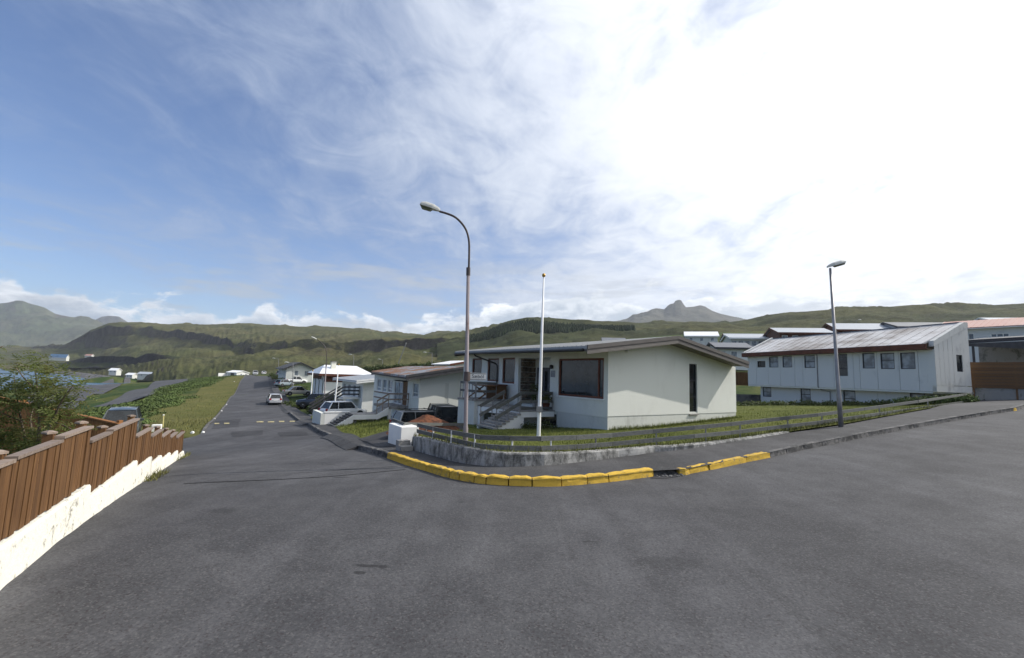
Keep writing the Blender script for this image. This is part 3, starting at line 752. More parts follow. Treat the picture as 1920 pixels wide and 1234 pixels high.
# dark knolls in front of the headland
kn0 = [(110, 690, 500), (330, 690, 400), (450, 690, 380)]
kn1 = [(110, 684, 510), (150, 681, 505), (200, 680, 480), (260, 682, 440), (330, 676, 420), (450, 684, 400)]
kn2 = [(110, 683, 515), (150, 672, 512), (185, 668, 490), (225, 668, 470), (255, 671, 450), (270, 665, 446), (290, 662, 440), (310, 665, 436), (330, 669, 432), (380, 673, 430), (450, 682, 420)]
hill('hill', M['rockdark'], [kn0, kn1, kn2], 110, 450, 170, [8, 10, 3], 1.6, .05, 9, ridge=.8)
# the dark hill behind the houses, running to the right
dh0 = [(820, 706, 150), (960, 704, 150), (1140, 706, 150), (1400, 706, 150), (1700, 706, 150), (2400, 720, 150)]
dh1 = [(820, 676, 280), (960, 655, 270), (1140, 650, 260), (1300, 640, 240), (1400, 636, 230), (1700, 640, 210), (2400, 650, 200)]
dh2 = [(820, 650, 380), (900, 640, 370), (960, 625, 360), (1140, 622, 360), (1300, 618, 340), (1400, 618, 330), (1560, 606, 300), (1700, 600, 290), (2400, 590, 280)]
dh3 = [(820, 640, 430), (900, 629, 420), (930, 616, 410), (960, 606, 408), (990, 601, 408), (1040, 606, 420), (1100, 610, 430), (1200, 614, 460), (1300, 612, 470), (1400, 606, 420), (1480, 595, 390), (1560, 590, 380), (1700, 583, 370), (1900, 582, 360), (2400, 565, 350)]
dh4 = [(820, 636, 440), (860, 633, 440), (900, 627, 440), (930, 612, 430), (960, 600, 430), (985, 595.5, 430), (1020, 595, 440), (1060, 598, 460), (1100, 601, 480), (1140, 602, 500), (1170, 603, 540), (1200, 605, 560), (1240, 602.5, 580), (1290, 603.5, 580), (1340, 608, 560), (1370, 604, 520), (1400, 599, 500), (1440, 590, 470), (1480, 584.5, 450), (1560, 581, 440), (1640, 577, 430), (1700, 572.5, 425), (1745, 570, 420), (1800, 571, 420), (1850, 572, 420), (1920, 568, 415), (2100, 558, 410), (2400, 540, 400)]
hill('hill', M['moordark'], [dh0, dh1, dh2, dh3, dh4], 820, 2400, 620, [12, 18, 18, 16, 3], 4.5, .022, 5, ridge=.18)
# the peak in cloud
mt0 = [(1040, 640, 1900), (1520, 640, 1900)]
mt1 = [(1040, 622, 2100), (1140, 616, 2100), (1200, 607, 2150), (1240, 602, 2200), (1275, 592, 2250), (1320, 598, 2200), (1380, 606, 2150), (1430, 611, 2100), (1520, 622, 2100)]
mt2 = [(1040, 616, 2300), (1140, 605, 2400), (1178, 598, 2400), (1189, 592, 2400), (1195, 592, 2400), (1205, 587, 2400), (1212, 585, 2400), (1222, 580, 2400), (1230, 578, 2400), (1237, 578.5, 2400), (1245, 580, 2400), (1252, 574, 2400), (1258, 570, 2400), (1263, 569, 2400), (1266, 565, 2400), (1272, 563.8, 2400), (1277, 565, 2400), (1281, 570, 2400), (1286, 576, 2400), (1300, 575, 2420), (1313, 572, 2440), (1322, 574, 2440), (1335, 582, 2440), (1350, 588, 2440), (1380, 595, 2440), (1420, 603, 2440), (1520, 616, 2440)]
hill('mountain', M['mount'], [mt0, mt1, mt2], 1040, 1520, 330, [26, 34, 4], 20, .0055, 2, ridge=.10)
fm0 = [(-500, 668, 1900), (300, 672, 1900)]
fm1 = [(-500, 620, 2300), (0, 622, 2300), (100, 630, 2300), (300, 645, 2300)]
fm2 = [(-500, 560, 2700), (-100, 562, 2700), (0, 569, 2700), (15, 567, 2700), (30, 563.5, 2700), (42, 564, 2700), (55, 569, 2700), (85, 577.5, 2700), (103, 588, 2700), (140, 595, 2700), (170, 601, 2700), (215, 612, 2700), (300, 640, 2700)]
hill('mountain', M['farmount'], [fm0, fm1, fm2], -500, 300, 300, [26, 34, 4], 38, .004, 7, ridge=.12)
ff0 = [(120, 640, 3500), (300, 640, 3500)]
ff1 = [(120, 630, 3700), (172, 605, 3700), (178, 600, 3700), (190, 594, 3700), (203, 592, 3700), (222, 593, 3700), (240, 604, 3700), (300, 630, 3700)]
hill('mountain', M['mount'], [ff0, ff1], 120, 300, 90, [16, 4], 30, .004, 11, ridge=.12)
# ------------------------------------------------------------------ buildings
def walled(mb, fn, s0, s1, z0, top, holes=(), depth=.14, extra=()):
    """wall face with real openings; fn(s, z, d) gives the point d metres behind the face"""
    S = sorted({round(v, 4) for v in [s0, s1, *extra] + [v for h in holes for v in h[:2]] if s0 <= v <= s1})
    zt = max([h[3] for h in holes]+[z0+.1])
    Z = sorted({round(v, 4) for v in [z0, zt] + [v for h in holes for v in h[2:4]]})
    inside = lambda s, z: any(h[0] < s < h[1] and h[2] < z < h[3] for h in holes)
    for a, b in zip(S[:-1], S[1:]):
        for c, d in zip(Z[:-1], Z[1:]):
            if not inside((a+b)/2, (c+d)/2): mb.quad(fn(a, c, 0), fn(b, c, 0), fn(b, d, 0), fn(a, d, 0))
        mb.quad(fn(a, Z[-1], 0), fn(b, Z[-1], 0), fn(b, top(b), 0), fn(a, top(a), 0))
    for a, b, c, d in [h[:4] for h in holes]:
        for (p, q) in (((a, c), (b, c)), ((b, c), (b, d)), ((b, d), (a, d)), ((a, d), (a, c))):
            mb.quad(fn(*p, 0), fn(*q, 0), fn(*q, depth), fn(*p, depth))
def fbox(mb, fn, a, b, c, d, d0, d1):
    return mb.hexa([fn(a, c, d0), fn(b, c, d0), fn(b, c, d1), fn(a, c, d1)], [fn(a, d, d0), fn(b, d, d0), fn(b, d, d1), fn(a, d, d1)])
def window(par, fn, a, b, c, d, fm, pm, hbars=(), vbars=(), fw=.07, depth=.10, sill=None, name='window'):
    m = MB()
    fbox(m, fn, a, b, c, c+fw, depth-.05, depth+.03); fbox(m, fn, a, b, d-fw, d, depth-.05, depth+.03)
    fbox(m, fn, a, a+fw, c+fw, d-fw, depth-.05, depth+.03); fbox(m, fn, b-fw, b, c+fw, d-fw, depth-.05, depth+.03)
    for h in hbars: fbox(m, fn, a+fw, b-fw, c+(d-c)*h-fw*.45, c+(d-c)*h+fw*.45, depth-.04, depth+.028)
    for v in vbars: fbox(m, fn, a+(b-a)*v-fw*.45, a+(b-a)*v+fw*.45, c+fw, d-fw, depth-.038, depth+.026)
    w = m.build(name, fm, par)
    p = MB(); fbox(p, fn, a+.01, b-.01, c+.01, d-.01, depth, depth+.02); p.build('pane', pm, w)
    if sill:
        q = MB(); fbox(q, fn, a-.05, b+.05, c-.06, c-.005, -.06, depth); q.build('sill', sill, w)
    return w

def gable_roof(par, prof_u, th, y0, y1, mats, ribs=.35, far=None, name='roof'):
    """roof over a profile of (x,z) underside points, from y0 to y1"""
    far = far or prof_u; segs = list(zip(prof_u[:-1], prof_u[1:], far[:-1], far[1:])); m = MB()
    def slab(mb, a, b, fa, fb, l0, l1, ya, yb):
        mb.hexa([(a[0], ya, a[1]+l0), (b[0], ya, b[1]+l0), (fb[0], yb, fb[1]+l0), (fa[0], yb, fa[1]+l0)],
                [(a[0], ya, a[1]+l1), (b[0], ya, b[1]+l1), (fb[0], yb, fb[1]+l1), (fa[0], yb, fa[1]+l1)])
    mixp = lambda p, q, t: (p[0]+(q[0]-p[0])*t, p[1]+(q[1]-p[1])*t)
    k = max(1, int((y1-y0)/ribs))
    for a, b, fa, fb in segs:
        slab(m, a, b, fa, fb, th*.45, th, y0, y1)
        for i in range(k+1):
            tt = .004+.992*i/k; y = y0+(y1-y0)*tt; p, q = mixp(a, fa, tt), mixp(b, fb, tt)
            m.bar((p[0], y, p[1]+th+.012), (q[0], y, q[1]+th+.012), .05, .03)
    r = m.build(name, mats[0], par)
    for y, s, pr in ((y0, -1, prof_u), (y1, 1, far)):
        for a, b in zip(pr[:-1], pr[1:]):
            f = MB(); ya, yb = (y-.035, y-.001) if s < 0 else (y+.001, y+.035); w = .03*(s < 0); e = .002
            f.prism([(a[0], ya, a[1]-.10), (b[0]-e, ya, b[1]-.10), (b[0]-e, ya, b[1]+th*.40), (a[0], ya, a[1]+th*.40)], (0, yb-ya, 0)); f.build('bargeboard', mats[1], r)
            f = MB(); f.prism([(a[0], ya-w, a[1]+th*.42), (b[0]-e, ya-w, b[1]+th*.42), (b[0]-e, ya-w, b[1]+th+.03), (a[0], ya-w, a[1]+th+.03)], (0, yb-ya+w, 0)); f.build('bargeboard', mats[1], r)
    for a, b, fa, fb in segs:
        u = MB(); slab(u, a, b, fa, fb, 0, th*.44, y0, y1); u.build('soffit', mats[2], r)
    return r

# ================= corner house
def corner_house():
    A = P(1139, 807, ZA); A.z = H2(A.x, A.y)-.02
    F = Frame(A, 34)
    t = thing('house', 'white rendered corner house with grey low gable roof, big red framed window and front steps', 'house', F)
    hx = lambda px, py, ax, v=0.0: F.hit(px, py, ax, v)
    Wd = hx(1380, 740, 1).x; L = hx(868, 720, 0).y
    zp = hx(1139, 777, 0).z; zb = -.9
    oy = .85; xl = hx(1100, 659, 1, -oy); ap = hx(1271, 640, 1, -oy); xr = hx(1403, 687, 1, -oy)
    ul, ua, ur = (xl.x, xl.z), (ap.x, ap.z), (xr.x, xr.z)
    def topz(x):
        if x < ua[0]: return ul[1]+(ua[1]-ul[1])*(x-ul[0])/(ua[0]-ul[0])
        return ua[1]+(ur[1]-ua[1])*(x-ua[0])/(ur[0]-ua[0])
    zE = topz(0)
    GW = lambda s, z, d: (s, d, z)              # gable wall, faces -y
    FW = lambda s, z, d: (d, s, z)              # front wall, faces -x
    # gable with its tall slit
    a, c = hx(1293, 776, 1).x, hx(1293, 776, 1).z; b, d = hx(1307, 683, 1).x, hx(1307, 683, 1).z
    m = MB(); walled(m, GW, 0, Wd, zp, topz, [(a, b, c, d)], .2, [ua[0]])
    # front wall openings
    wins = []
    for (x0, y0, x1, y1) in ((885, 672, 903, 713), (914, 672, 935, 715), (942, 671, 965, 719)):
        q0 = hx(x0, (y0+y1)/2, 0); q1 = hx(x1, (y0+y1)/2, 0); zc = hx((x0+x1)/2, y1, 0).z; zd = hx((x0+x1)/2, y0, 0).z
        wins.append((q1.y, q0.y, zc, zd))
    q0, q1 = hx(1047, 710, 0), hx(1132, 710, 0); big = (q1.y, q0.y, hx(1090, 745, 0).z, hx(1090, 672, 0).z)
    yn = hx(1040, 760, 0).y; py0, py1 = hx(1031, 720, 0).y, hx(971, 720, 0).y
    zf = hx(1031, 769, 0).z
    porch = (py0, py1, zf-.01, hx(1000, 671, 0).z)
    zl = min(zE-.05, topz(0)-.02)
    walled(m, FW, 0, L, zp, lambda s: zE, wins+[big], .14, [py0, py1]) if False else None
    holes = wins+[big, porch]
    mf = MB(); walled(mf, FW, 0, L, zp, lambda s: zE, holes, .14)
    m.v, m.f = m.v, m.f; m.add(mf.v, mf.f)
    m.quad((Wd, 0, zp), (Wd, L, zp), (Wd, L, topz(Wd)), (Wd, 0, topz(Wd)))
    walled(m, lambda s, z, dd: (s, L-dd, z), 0, Wd, zp, topz, [], .1, [ua[0]])
    m.build('wall', M['white'], t)
    m = MB(); m.box(.02, Wd-.02, .02, L-.02, zb, zp-.03); m.box(.045, Wd-.045, .045, L-.045, zp-.03, zp)
    m.build('plinth', M['plinthgrey'], t)
    window(t, GW, a, b, c, d, M['dframe'], M['pane'], (.33, .66), (), .035, .12, M['concrete'])
    for w in wins: window(t, FW, *w, M['frame'], M['pane'], (), (), .09, .09, M['white2'])
    window(t, FW, *big, M['frame'], M['pane'], (), (.12,), .09, .09, M['white2'])
    # small ornament light high on the gable
    q = hx(1175, 659, 1); MB().lathe((q.x, -.05, q.z), [(.02, -.05), (.07, -.04), (.08, .0), (.05, .05)], 10).build('wall_lamp', M['white2'], t)
    # roof
    ye = L+.4; fl = hx(853, 664, 1, ye)
    fx = (fl.x, zE-.03-(0-fl.x)*.06); fa_ = (ua[0], ua[1]); fr = (ur[0], ur[1])
    gable_roof(t, [ul, ua, ur], .22, -oy, ye, (M['roofgrey'], M['fascia'], M['fascia']), .30, far=[fx, fa_, fr])
    g = MB(); gx, gz = ul[0]-.05, ul[1]+.06
    g.tube([(gx, -oy+.15, gz), (fx[0]-.05, ye-.1, fx[1]+.06)], .065, 8); g.build('gutter', M['black'], t)
    dp = hx(935, 690, 0); y_ = dp.y
    g = MB(); gm = gx+(fx[0]-.05-gx)*(y_+1.3)/ye; gzz = gz+(fx[1]+.06-gz)*(y_+1.3)/ye
    g.tube([(gm, y_+1.3, gzz-.05), (gm+.1, y_+1.25, gzz-.15), (-.10, y_+.15, zE-.65), (-.09, y_, zE-.80), (-.09, y_, zf)], .045, 8); g.build('downpipe', M['black'], t)
    # porch recess: stone cladding, door, side walls
    pd = 1.15
    m = MB(); m.box(0.14, pd, py0-.08, py0, zf-.1, zE-.05); m.box(0.14, pd, py1, py1+.08, zf-.1, zE-.05); m.box(0.14, pd+.1, py0-.08, py1+.08, porch[3], porch[3]+.1)
    m.box(pd, pd+.1, py0-.08, py1+.08, zf-.1, porch[3]); m.build('porch_wall', M['white'], t)
    m = MB(); random.seed(3); z = zf
    while z < porch[3]-.03:
        hh = random.uniform(.16, .30); x = .16; z2 = min(z+hh, porch[3]-.005)
        while x < pd-.03:
            ww = random.uniform(.2, .42); x2 = min(x+ww, pd-.005); pr = random.uniform(.04, .11)
            m.hexa([(x+.008, py1-.002, z+.008), (x2-.008, py1-.002, z+.008), (x2-.03, py1-pr, z+.03), (x+.03, py1-pr, z+.03)],
                   [(x+.008, py1-.002, z2-.008), (x2-.008, py1-.002, z2-.008), (x2-.03, py1-pr, z2-.03), (x+.03, py1-pr, z2-.03)]); x = x2
        z += hh
    m.build('stone_cladding', M['stone'], t, kind='stuff')
    d0, d1 = py1-1.45, py1-.25
    dr = MB(); dr.box(pd-.05, pd-.003, d0, d1, zf, zf+2.1); do = dr.build('door', M['doorgrey'], t)
    MB().box(pd-.055, pd-.051, d0+.25, d0+.5, zf+.25, zf+1.9).build('pane', M['pane'], do)
    MB().tube([(pd-.10, d0+.12, zf+.95), (pd-.10, d0+.12, zf+1.2)], .015, 6).build('handle', M['metal'], do)
    # wall lamp and house number beside the door
    q = hx(1036, 688, 0); MB().lathe((-.08, q.y, q.z), [(.03, -.10), (.085, -.07), (.09, .06), (.04, .10)], 12).build('wall_lamp', M['black'], t)
    q = hx(1037, 701, 0); MB().box(-.02, -.003, q.y-.16, q.y+.16, q.z-.16, q.z+.16).build('number_plaque', M['plaque'], t)
    # terrace in front of the three windows
    yt = hx(955, 760, 0).y; o1 = F.hit(888, 790, 1, yt); tp = -o1.x
    zt = F.hit(888, 752, 1, yt).z
    LT = min(L, F.hit(863, 740, 0, -tp).y)
    m = MB(); m.box(-tp, 0.0, yt, LT+.2, zb, zt); m.build('terrace', M['plinthgrey'], t)
    m = MB(); m.box(-tp-.05, 0, yt-.05, LT+.25, zt+.001, zt+.09); m.build('terrace_slab', M['concrete'], t)
    def railing(pts, n, z0, hgt, rails, par, nm='railing', mtl=M['railgrey'], bw=.035, bh=.13):
        r = bpy.data.objects.new(nm, None); COL.objects.link(r); r.parent = par
        for p, q in zip(pts[:-1], pts[1:]):
            p = Vector(p); q = Vector(q)
            for k in rails: MB().bar(p+Vector((0, 0, k)), q+Vector((0, 0, k)), bw, bh).build('rail', mtl, r)
            for i in range(n+1):
                b_ = p.lerp(q, i/n); MB().tube([b_, b_+Vector((0, 0, hgt))], .022, 6).build('post', M['metal'], r)
        return r
    railing([(-tp+.04, LT+.1, zt+.09), (-tp+.04, yt+.02, zt+.09)], 5, 0, .92, (.85, .42), t)
    railing([(-tp+.08, yt+.0, zt+.09), (-.9, yt+.0, zt+.09)], 2, 0, .92, (.85, .42), t)
    # porch landing and steps running out towards the street
    o2 = F.hit(976, 770, 1, yn); pw = -o2.x; sw = 1.45
    m = MB(); m.box(-pw, 0, yn, yt+.0, zf-.28, zf-.03); m.build('landing', M['white2'], t)
    m = MB(); m.box(-pw-.02, 0.05, yn-.02, yt-.01, zf-.03, zf+.02); m.build('landing_top', M['concrete'], t)
    o3 = F.hit(925, 808, 1, yn); run = -o3.x-pw; zg = max(H2(*F.wor((-pw-run, yn, 0)).xy), H(*F.wor((-pw-run, yn, 0)).xy))-A.z
    n = 8; rise = (zf-zg)/n; tread = run/(n-1)
    st = bpy.data.objects.new('stairs', None); COL.objects.link(st); st.parent = t
    for i in range(n-1):
        z1 = zf-rise*(i+1); MB().box(-pw-tread*(i+1)-.03, -pw-tread*i, yn-.06, yn+sw, z1-rise-.02*0+.02, z1).build('step', M['concrete'], st)
    m = MB(); pl = []
    for i in range(n-1):
        z1 = zf-rise*(i+1); pl += [(-pw-tread*i, yn-.02, z1-.03), (-pw-tread*(i+1)-.0, yn-.02, z1-.03)]
    pl += [(-pw-run-.0, yn-.02, zg-.3), (-pw-run+.5, yn-.02, zg-.3), (-pw, yn-.02, zf-1.0), (-pw, yn-.02, zf-.20)]
    m.prism(pl, (0, .14, 0)); m.prism([(x, yn+sw-.14, z) for x, y, z in pl], (0, .14, 0)); m.build('stringer', M['white2'], st)
    for ya_, yb_ in ((yn+.03, yn+.30), (yt-.3, yt-.02)): MB().box(-pw, -pw+.22, ya_, yb_, zb, zf-.28).build('pillar', M['white2'], t)
    qd = F.hit(1025, 780, 0, 0); MB().box(-.015, -.004, qd.y-.75, qd.y+.75, zp-.85, zp-.30).build('basement_window', M['pane'], t)
    rl = railing([(-pw+.03, yn+.03, zf), (-.12, yn+.03, zf)], 2, 0, .90, (.83, .44, .12), t)
    sr = bpy.data.objects.new('railing', None); COL.objects.link(sr); sr.parent = t
    for yy in (yn+.02, yn+sw-.05):
        for k in (.83, .40): MB().bar((-pw+.05, yy, zf+k), (-pw-run+.1, yy, zg+rise+k), .04, .15).build('rail', M['railgrey'], sr)
        for f_ in (0.02, .5, .97):
            x = -pw-(run-.1)*f_; z0 = zf-(zf-zg-rise)*f_; MB().tube([(x, yy, z0-.1), (x, yy, z0+.88)], .022, 6).build('post', M['metal'], sr)
    # things standing about the porch
    def at_local(x, y, z=0): return Frame(F.wor((x, y, z)), 34)
    f = at_local(-tp*.55, min(yt+2.0, LT-1.0), zt+.09)
    tb = thing('picnic_table', 'dark wooden picnic table with crossed legs on the raised terrace', 'picnic table', f)
    for i in range(5): MB().box(-.38+.155*i, -.38+.155*i+.14, -.85, .85, .70, .74).build('tabletop_board', M['brownwood'], tb)
    for s in (-1, 1): MB().box(s*.72-.13, s*.72+.13, -.85, .85, .42, .46).build('bench_seat', M['brownwood'], tb)
    for y in (-.6, .6):
        l = MB(); l.bar((-.75, y, 0), (.30, y, .70), .05, .10, (0, 1, 0)); l.bar((.75, y+.055, 0), (-.30, y+.055, .70), .05, .10, (0, 1, 0)); l.bar((-.8, y+.11, .39), (.8, y+.11, .39), .05, .10, (0, 1, 0)); l.build('leg', M['brownwood'], tb)
    f = at_local(-.55, yt+.55, zt+.09)
    ch = thing('garden_box', 'brown wooden storage chest on the terrace beside the steps', 'storage box', f)
    MB().box(-.32, .32, -.55, .55, 0, .72).build('body', M['brownwood'], ch); MB().box(-.36, .36, -.6, .6, .721, .80).build('lid', M['redbrown'], ch)
    for k, (px, hgt, lab, dz) in enumerate(((1004, .95, 'leafy dark pot plant by the stone clad porch wall', 0), (1024, .6, 'low bushy pot plant on the landing beside the railing', .0))):
        q = hx(px, 755, 0, -.35); f = at_local(-.35, q.y, zf+.02)
        p_ = thing('pot_plant', lab, 'pot plant', f, 'pot plants on the porch')
        MB().lathe((0, 0, 0), [(.13, 0), (.19, .30), (.20, .32), (.17, .32)], 14).build('pot', M['redbrown'] if k else M['concrete'], p_)
        leaves('foliage', p_, [(0, 0, .32+hgt*.45, .30, .30, hgt*.55)], 220, .12, M['leafb'] if k else M['hedge'])
    return t, F, L, Wd

def leaf_mesh(blobs, n, size, seed=1, drop=.0, flat=.0):
    """n leaf-sized faces spread through the volumes of the blobs (x,y,z,rx,ry,rz)"""
    r = np.random.default_rng(seed); w = np.array([b[3]*b[4]*b[5] for b in blobs]); w = w/w.sum()
    idx = r.choice(len(blobs), n, p=w); B = np.array(blobs)[idx]
    d = r.normal(size=(n, 3)); d /= np.linalg.norm(d, axis=1)[:, None]
    rad = r.random(n)**.45; pos = B[:, :3]+d*rad[:, None]*B[:, 3:6]*(1+.25*r.normal(size=(n, 1))*.4)
    nrm = d*.6+r.normal(size=(n, 3))*.7; nrm[:, 2] += .5; nrm /= np.linalg.norm(nrm, axis=1)[:, None]
    a = np.cross(nrm, r.normal(size=(n, 3))); a /= np.linalg.norm(a, axis=1)[:, None]+1e-9; b = np.cross(nrm, a)
    s = size*(.5+r.random(n))[:, None]
    v = np.stack([pos-a*s*.5, pos+b*s*.28+nrm*s*.08, pos+a*s*.6, pos-b*s*.28+nrm*s*.08], 1).reshape(-1, 3)
    m = MB(); m.v = [tuple(map(float, q)) for q in v]; m.f = [(4*i, 4*i+1, 4*i+2, 4*i+3) for i in range(n)]
    return m
def leaves(name, par, blobs, n, size, material, seed=1, kind=None):
    return leaf_mesh(blobs, n, size, seed).build(name, material, par, kind=kind)

M['roofgrey'] = roofmat('grey_sheet_roof', (.30, .31, .32), (.20, .17, .15), .62, .80, .55, (.4, .4, .4))
M['roofrust'] = roofmat('rusty_sheet_roof', (.30, .37, .44), (.25, .145, .095), .46, .58, .6, (.35, .9, .5))
M['rooflight'] = roofmat('pale_sheet_roof', (.38, .41, .45), (.30, .31, .32), .70, .85, .5)
M['roofwhite'] = roofmat('white_sheet_roof', (.78, .79, .80), (.6, .6, .6), .75, .9, .4)
M['roofpink'] = roofmat('faded_red_roof', (.44, .235, .19), (.40, .27, .23), .55, .75, .5)
M['roofdark'] = roofmat('slate_roof', (.11, .12, .14), (.07, .07, .08), .55, .75, .5)
M['roofflake'] = roofmat('peeling_white_roof', (.60, .58, .56), (.27, .235, .21), .47, .66, .5, (.55, .10, .55), 0, streaks=(.72, .71, .70))
M['doorgrey'] = mat('grey_door', (.10, .10, .115), .5, .15)
M['plaque'] = mat('grey_plaque', (.22, .23, .25), .4, .15)
M['whiteseam'] = mat('seam_white', (.6, .6, .58), .8, .1)

HOUSE1, HF, HL, HW = corner_house()

# ================= second house: rusty roof, low and wide
def second_house():
    o = P(783, 792, 31); o.z = H(o.x, o.y)-.2
    F = Frame(o, 34); hx = F.hit
    t = thing('house', 'white house with blue grey rust streaked low roof and timber front steps', 'house', F)
    L = hx(700, 740, 0, 0).y; Wd = hx(868, 740, 1, 0).x+4
    oy = .7
    e = hx(761, 711, 1, -oy); r = hx(868, 694.5, 1, -oy)
    ex = e.x; sl = (r.z-e.z)/(r.x-e.x); ax = e.x+(r.x-e.x)*1.05; az = e.z+sl*(ax-e.x)
    u = [(ex, e.z), (ax, az), (ax+6, az-6*sl)]; Wd = ax+5.2
    topz = lambda x: e.z+sl*(x-ex) if x < ax else az-sl*(x-ax)
    GW = lambda s, z, d: (s, d, z); FW = lambda s, z, d: (d, s, z)
    m = MB(); gx0 = hx(841, 740, 1, 0).x; gx1 = hx(834, 740, 1, 0).x; gz0 = hx(837, 757, 1, 0).z; gz1 = hx(837, 719, 1, 0).z
    slit = (gx1, gx0, gz0, gz1)
    walled(m, GW, 0, Wd, -2.2, topz, [slit], .15, [ax])
    wins = []
    for (x0, y0, x1, y1) in ((706.5, 710, 714, 733), (717, 711, 724.5, 735), (727, 712, 735.5, 737), (774, 718, 784.5, 745)):
        ya = hx(x1, 725, 0, 0).y; yb = hx(x0, 725, 0, 0).y; wins.append((min(ya, yb-.3), yb, hx((x0+x1)/2, y1, 0, 0).z, hx((x0+x1)/2, y0, 0, 0).z))
    dr = (hx(764, 730, 0, 0).y, hx(739, 730, 0, 0).y, hx(752, 759, 0, 0).z, hx(752, 713, 0, 0).z)
    walled(m, FW, 0, L, -2.2, lambda s: topz(0), wins+[dr], .12)
    m.quad((0, L, -2.2), (Wd, L, -2.2), (Wd, L, topz(Wd)), (0, L, topz(0))); m.quad((Wd, 0, -2.2), (Wd, L, -2.2), (Wd, L, topz(Wd)), (Wd, 0, topz(Wd)))
    m.build('wall', M['white'], t)
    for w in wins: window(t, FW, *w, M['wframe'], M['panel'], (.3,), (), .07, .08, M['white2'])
    m = MB(); fbox(m, GW, *slit, .02, .04); m.build('shutter', M['plinthgrey'], t)
    ym = dr[0]+(dr[1]-dr[0])*.35
    m = MB(); fbox(m, FW, dr[0]+.05, ym, dr[2], dr[3]-.1, .06, .11); m.build('door', M['brownwood'], t)
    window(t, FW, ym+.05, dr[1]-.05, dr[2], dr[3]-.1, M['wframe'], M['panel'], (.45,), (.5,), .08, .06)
    ye = L+.5; fl = hx(696, 706, 1, ye); fz = e.z+sl*(fl.x-ex)
    gable_roof(t, u, .24, -oy, ye, (M['roofrust'], M['darkfascia'], M['darkfascia']), .30, far=[(fl.x, fz), u[1], u[2]])
    # landing and steps: down along the wall, then out to the street
    zl = dr[2]; y0, y1 = dr[0]-.4, dr[1]+.2; pw = 1.5
    m = MB(); m.box(-pw, 0, y0, y1, zl-.18, zl); m.build('landing', M['concrete'], t)
    MB().box(-pw+.05, -pw+.25, y0+.05, y0+.25, -2, zl-.18).build('pillar', M['white2'], t)
    st = bpy.data.objects.new('stairs', None); COL.objects.link(st); st.parent = t
    p1 = hx(706, 776, 1, y0); p2 = hx(662, 778, 1, y0); p3 = hx(628, 797, 1, y0); z1 = p1.z; x1 = p1.x; x2 = p2.x; x3 = p3.x; z3 = p3.z
    def flight(xa, za, xb, zb_, n, material):
        for i in range(n):
            fa, fb = i/n, (i+1)/n; MB().box(xa+(xb-xa)*fb-.03, xa+(xb-xa)*fa, y0+.02, y0+1.3, za+(zb_-za)*fb-.02, za+(zb_-za)*fb+abs(za-zb_)/n-.04).build('step', material, st)
        MB().prism([(xa, y0+.01, za-.06), (xb, y0+.01, zb_-.06), (xb, y0+.01, zb_-.40), (xa, y0+.01, za-.55)], (0, -.1, 0)).build('stringer', M['white2'], st)
    flight(-pw, zl, x1, z1, 7, M['concrete'])
    MB().box(x2, x1, y0+.02, y0+1.3, z1-.2, z1).build('walkway', M['concrete'], st); MB().box(x2, x1, y0-.09, y0+.01, z1-.36, z1-.05).build('stringer', M['white2'], st)
    flight(x2, z1, x3, z3, 6, M['patch'])
    for xx in (x1-.2, x2+.2): MB().box(xx-.12, xx+.12, y0+.2, y0+1.1, z1-1.6, z1-.2).build('pillar', M['concrete'], st)
    r1 = (x1, y0+.02, z1)
    rr = bpy.data.objects.new('railing', None); COL.objects.link(rr); rr.parent = t
    for k in (.9, .5):
        MB().bar((-pw, y0+.02, zl+k), (0, y0+.02, zl+k), .05, .10).build('rail', M['cap'], rr)
        MB().bar((-pw, y0+.02, zl+k), (x1, y0+.02, z1+k), .05, .10).build('rail', M['cap'], rr)
        MB().bar((-pw, y0, zl+k), (-pw, y1, zl+k), .05, .10).build('rail', M['cap'], rr)
    for p in ((-.05, y0+.02, zl), (-pw, y0+.02, zl), ((-pw+x1)/2, y0+.02, (zl+z1)/2-.05), r1):
        MB().tube([p, Vector(p)+Vector((0, 0, .92))], .03, 6).build('post', M['cap'], rr)
    return t, F, L
H2ND, F2, L2 = second_house()

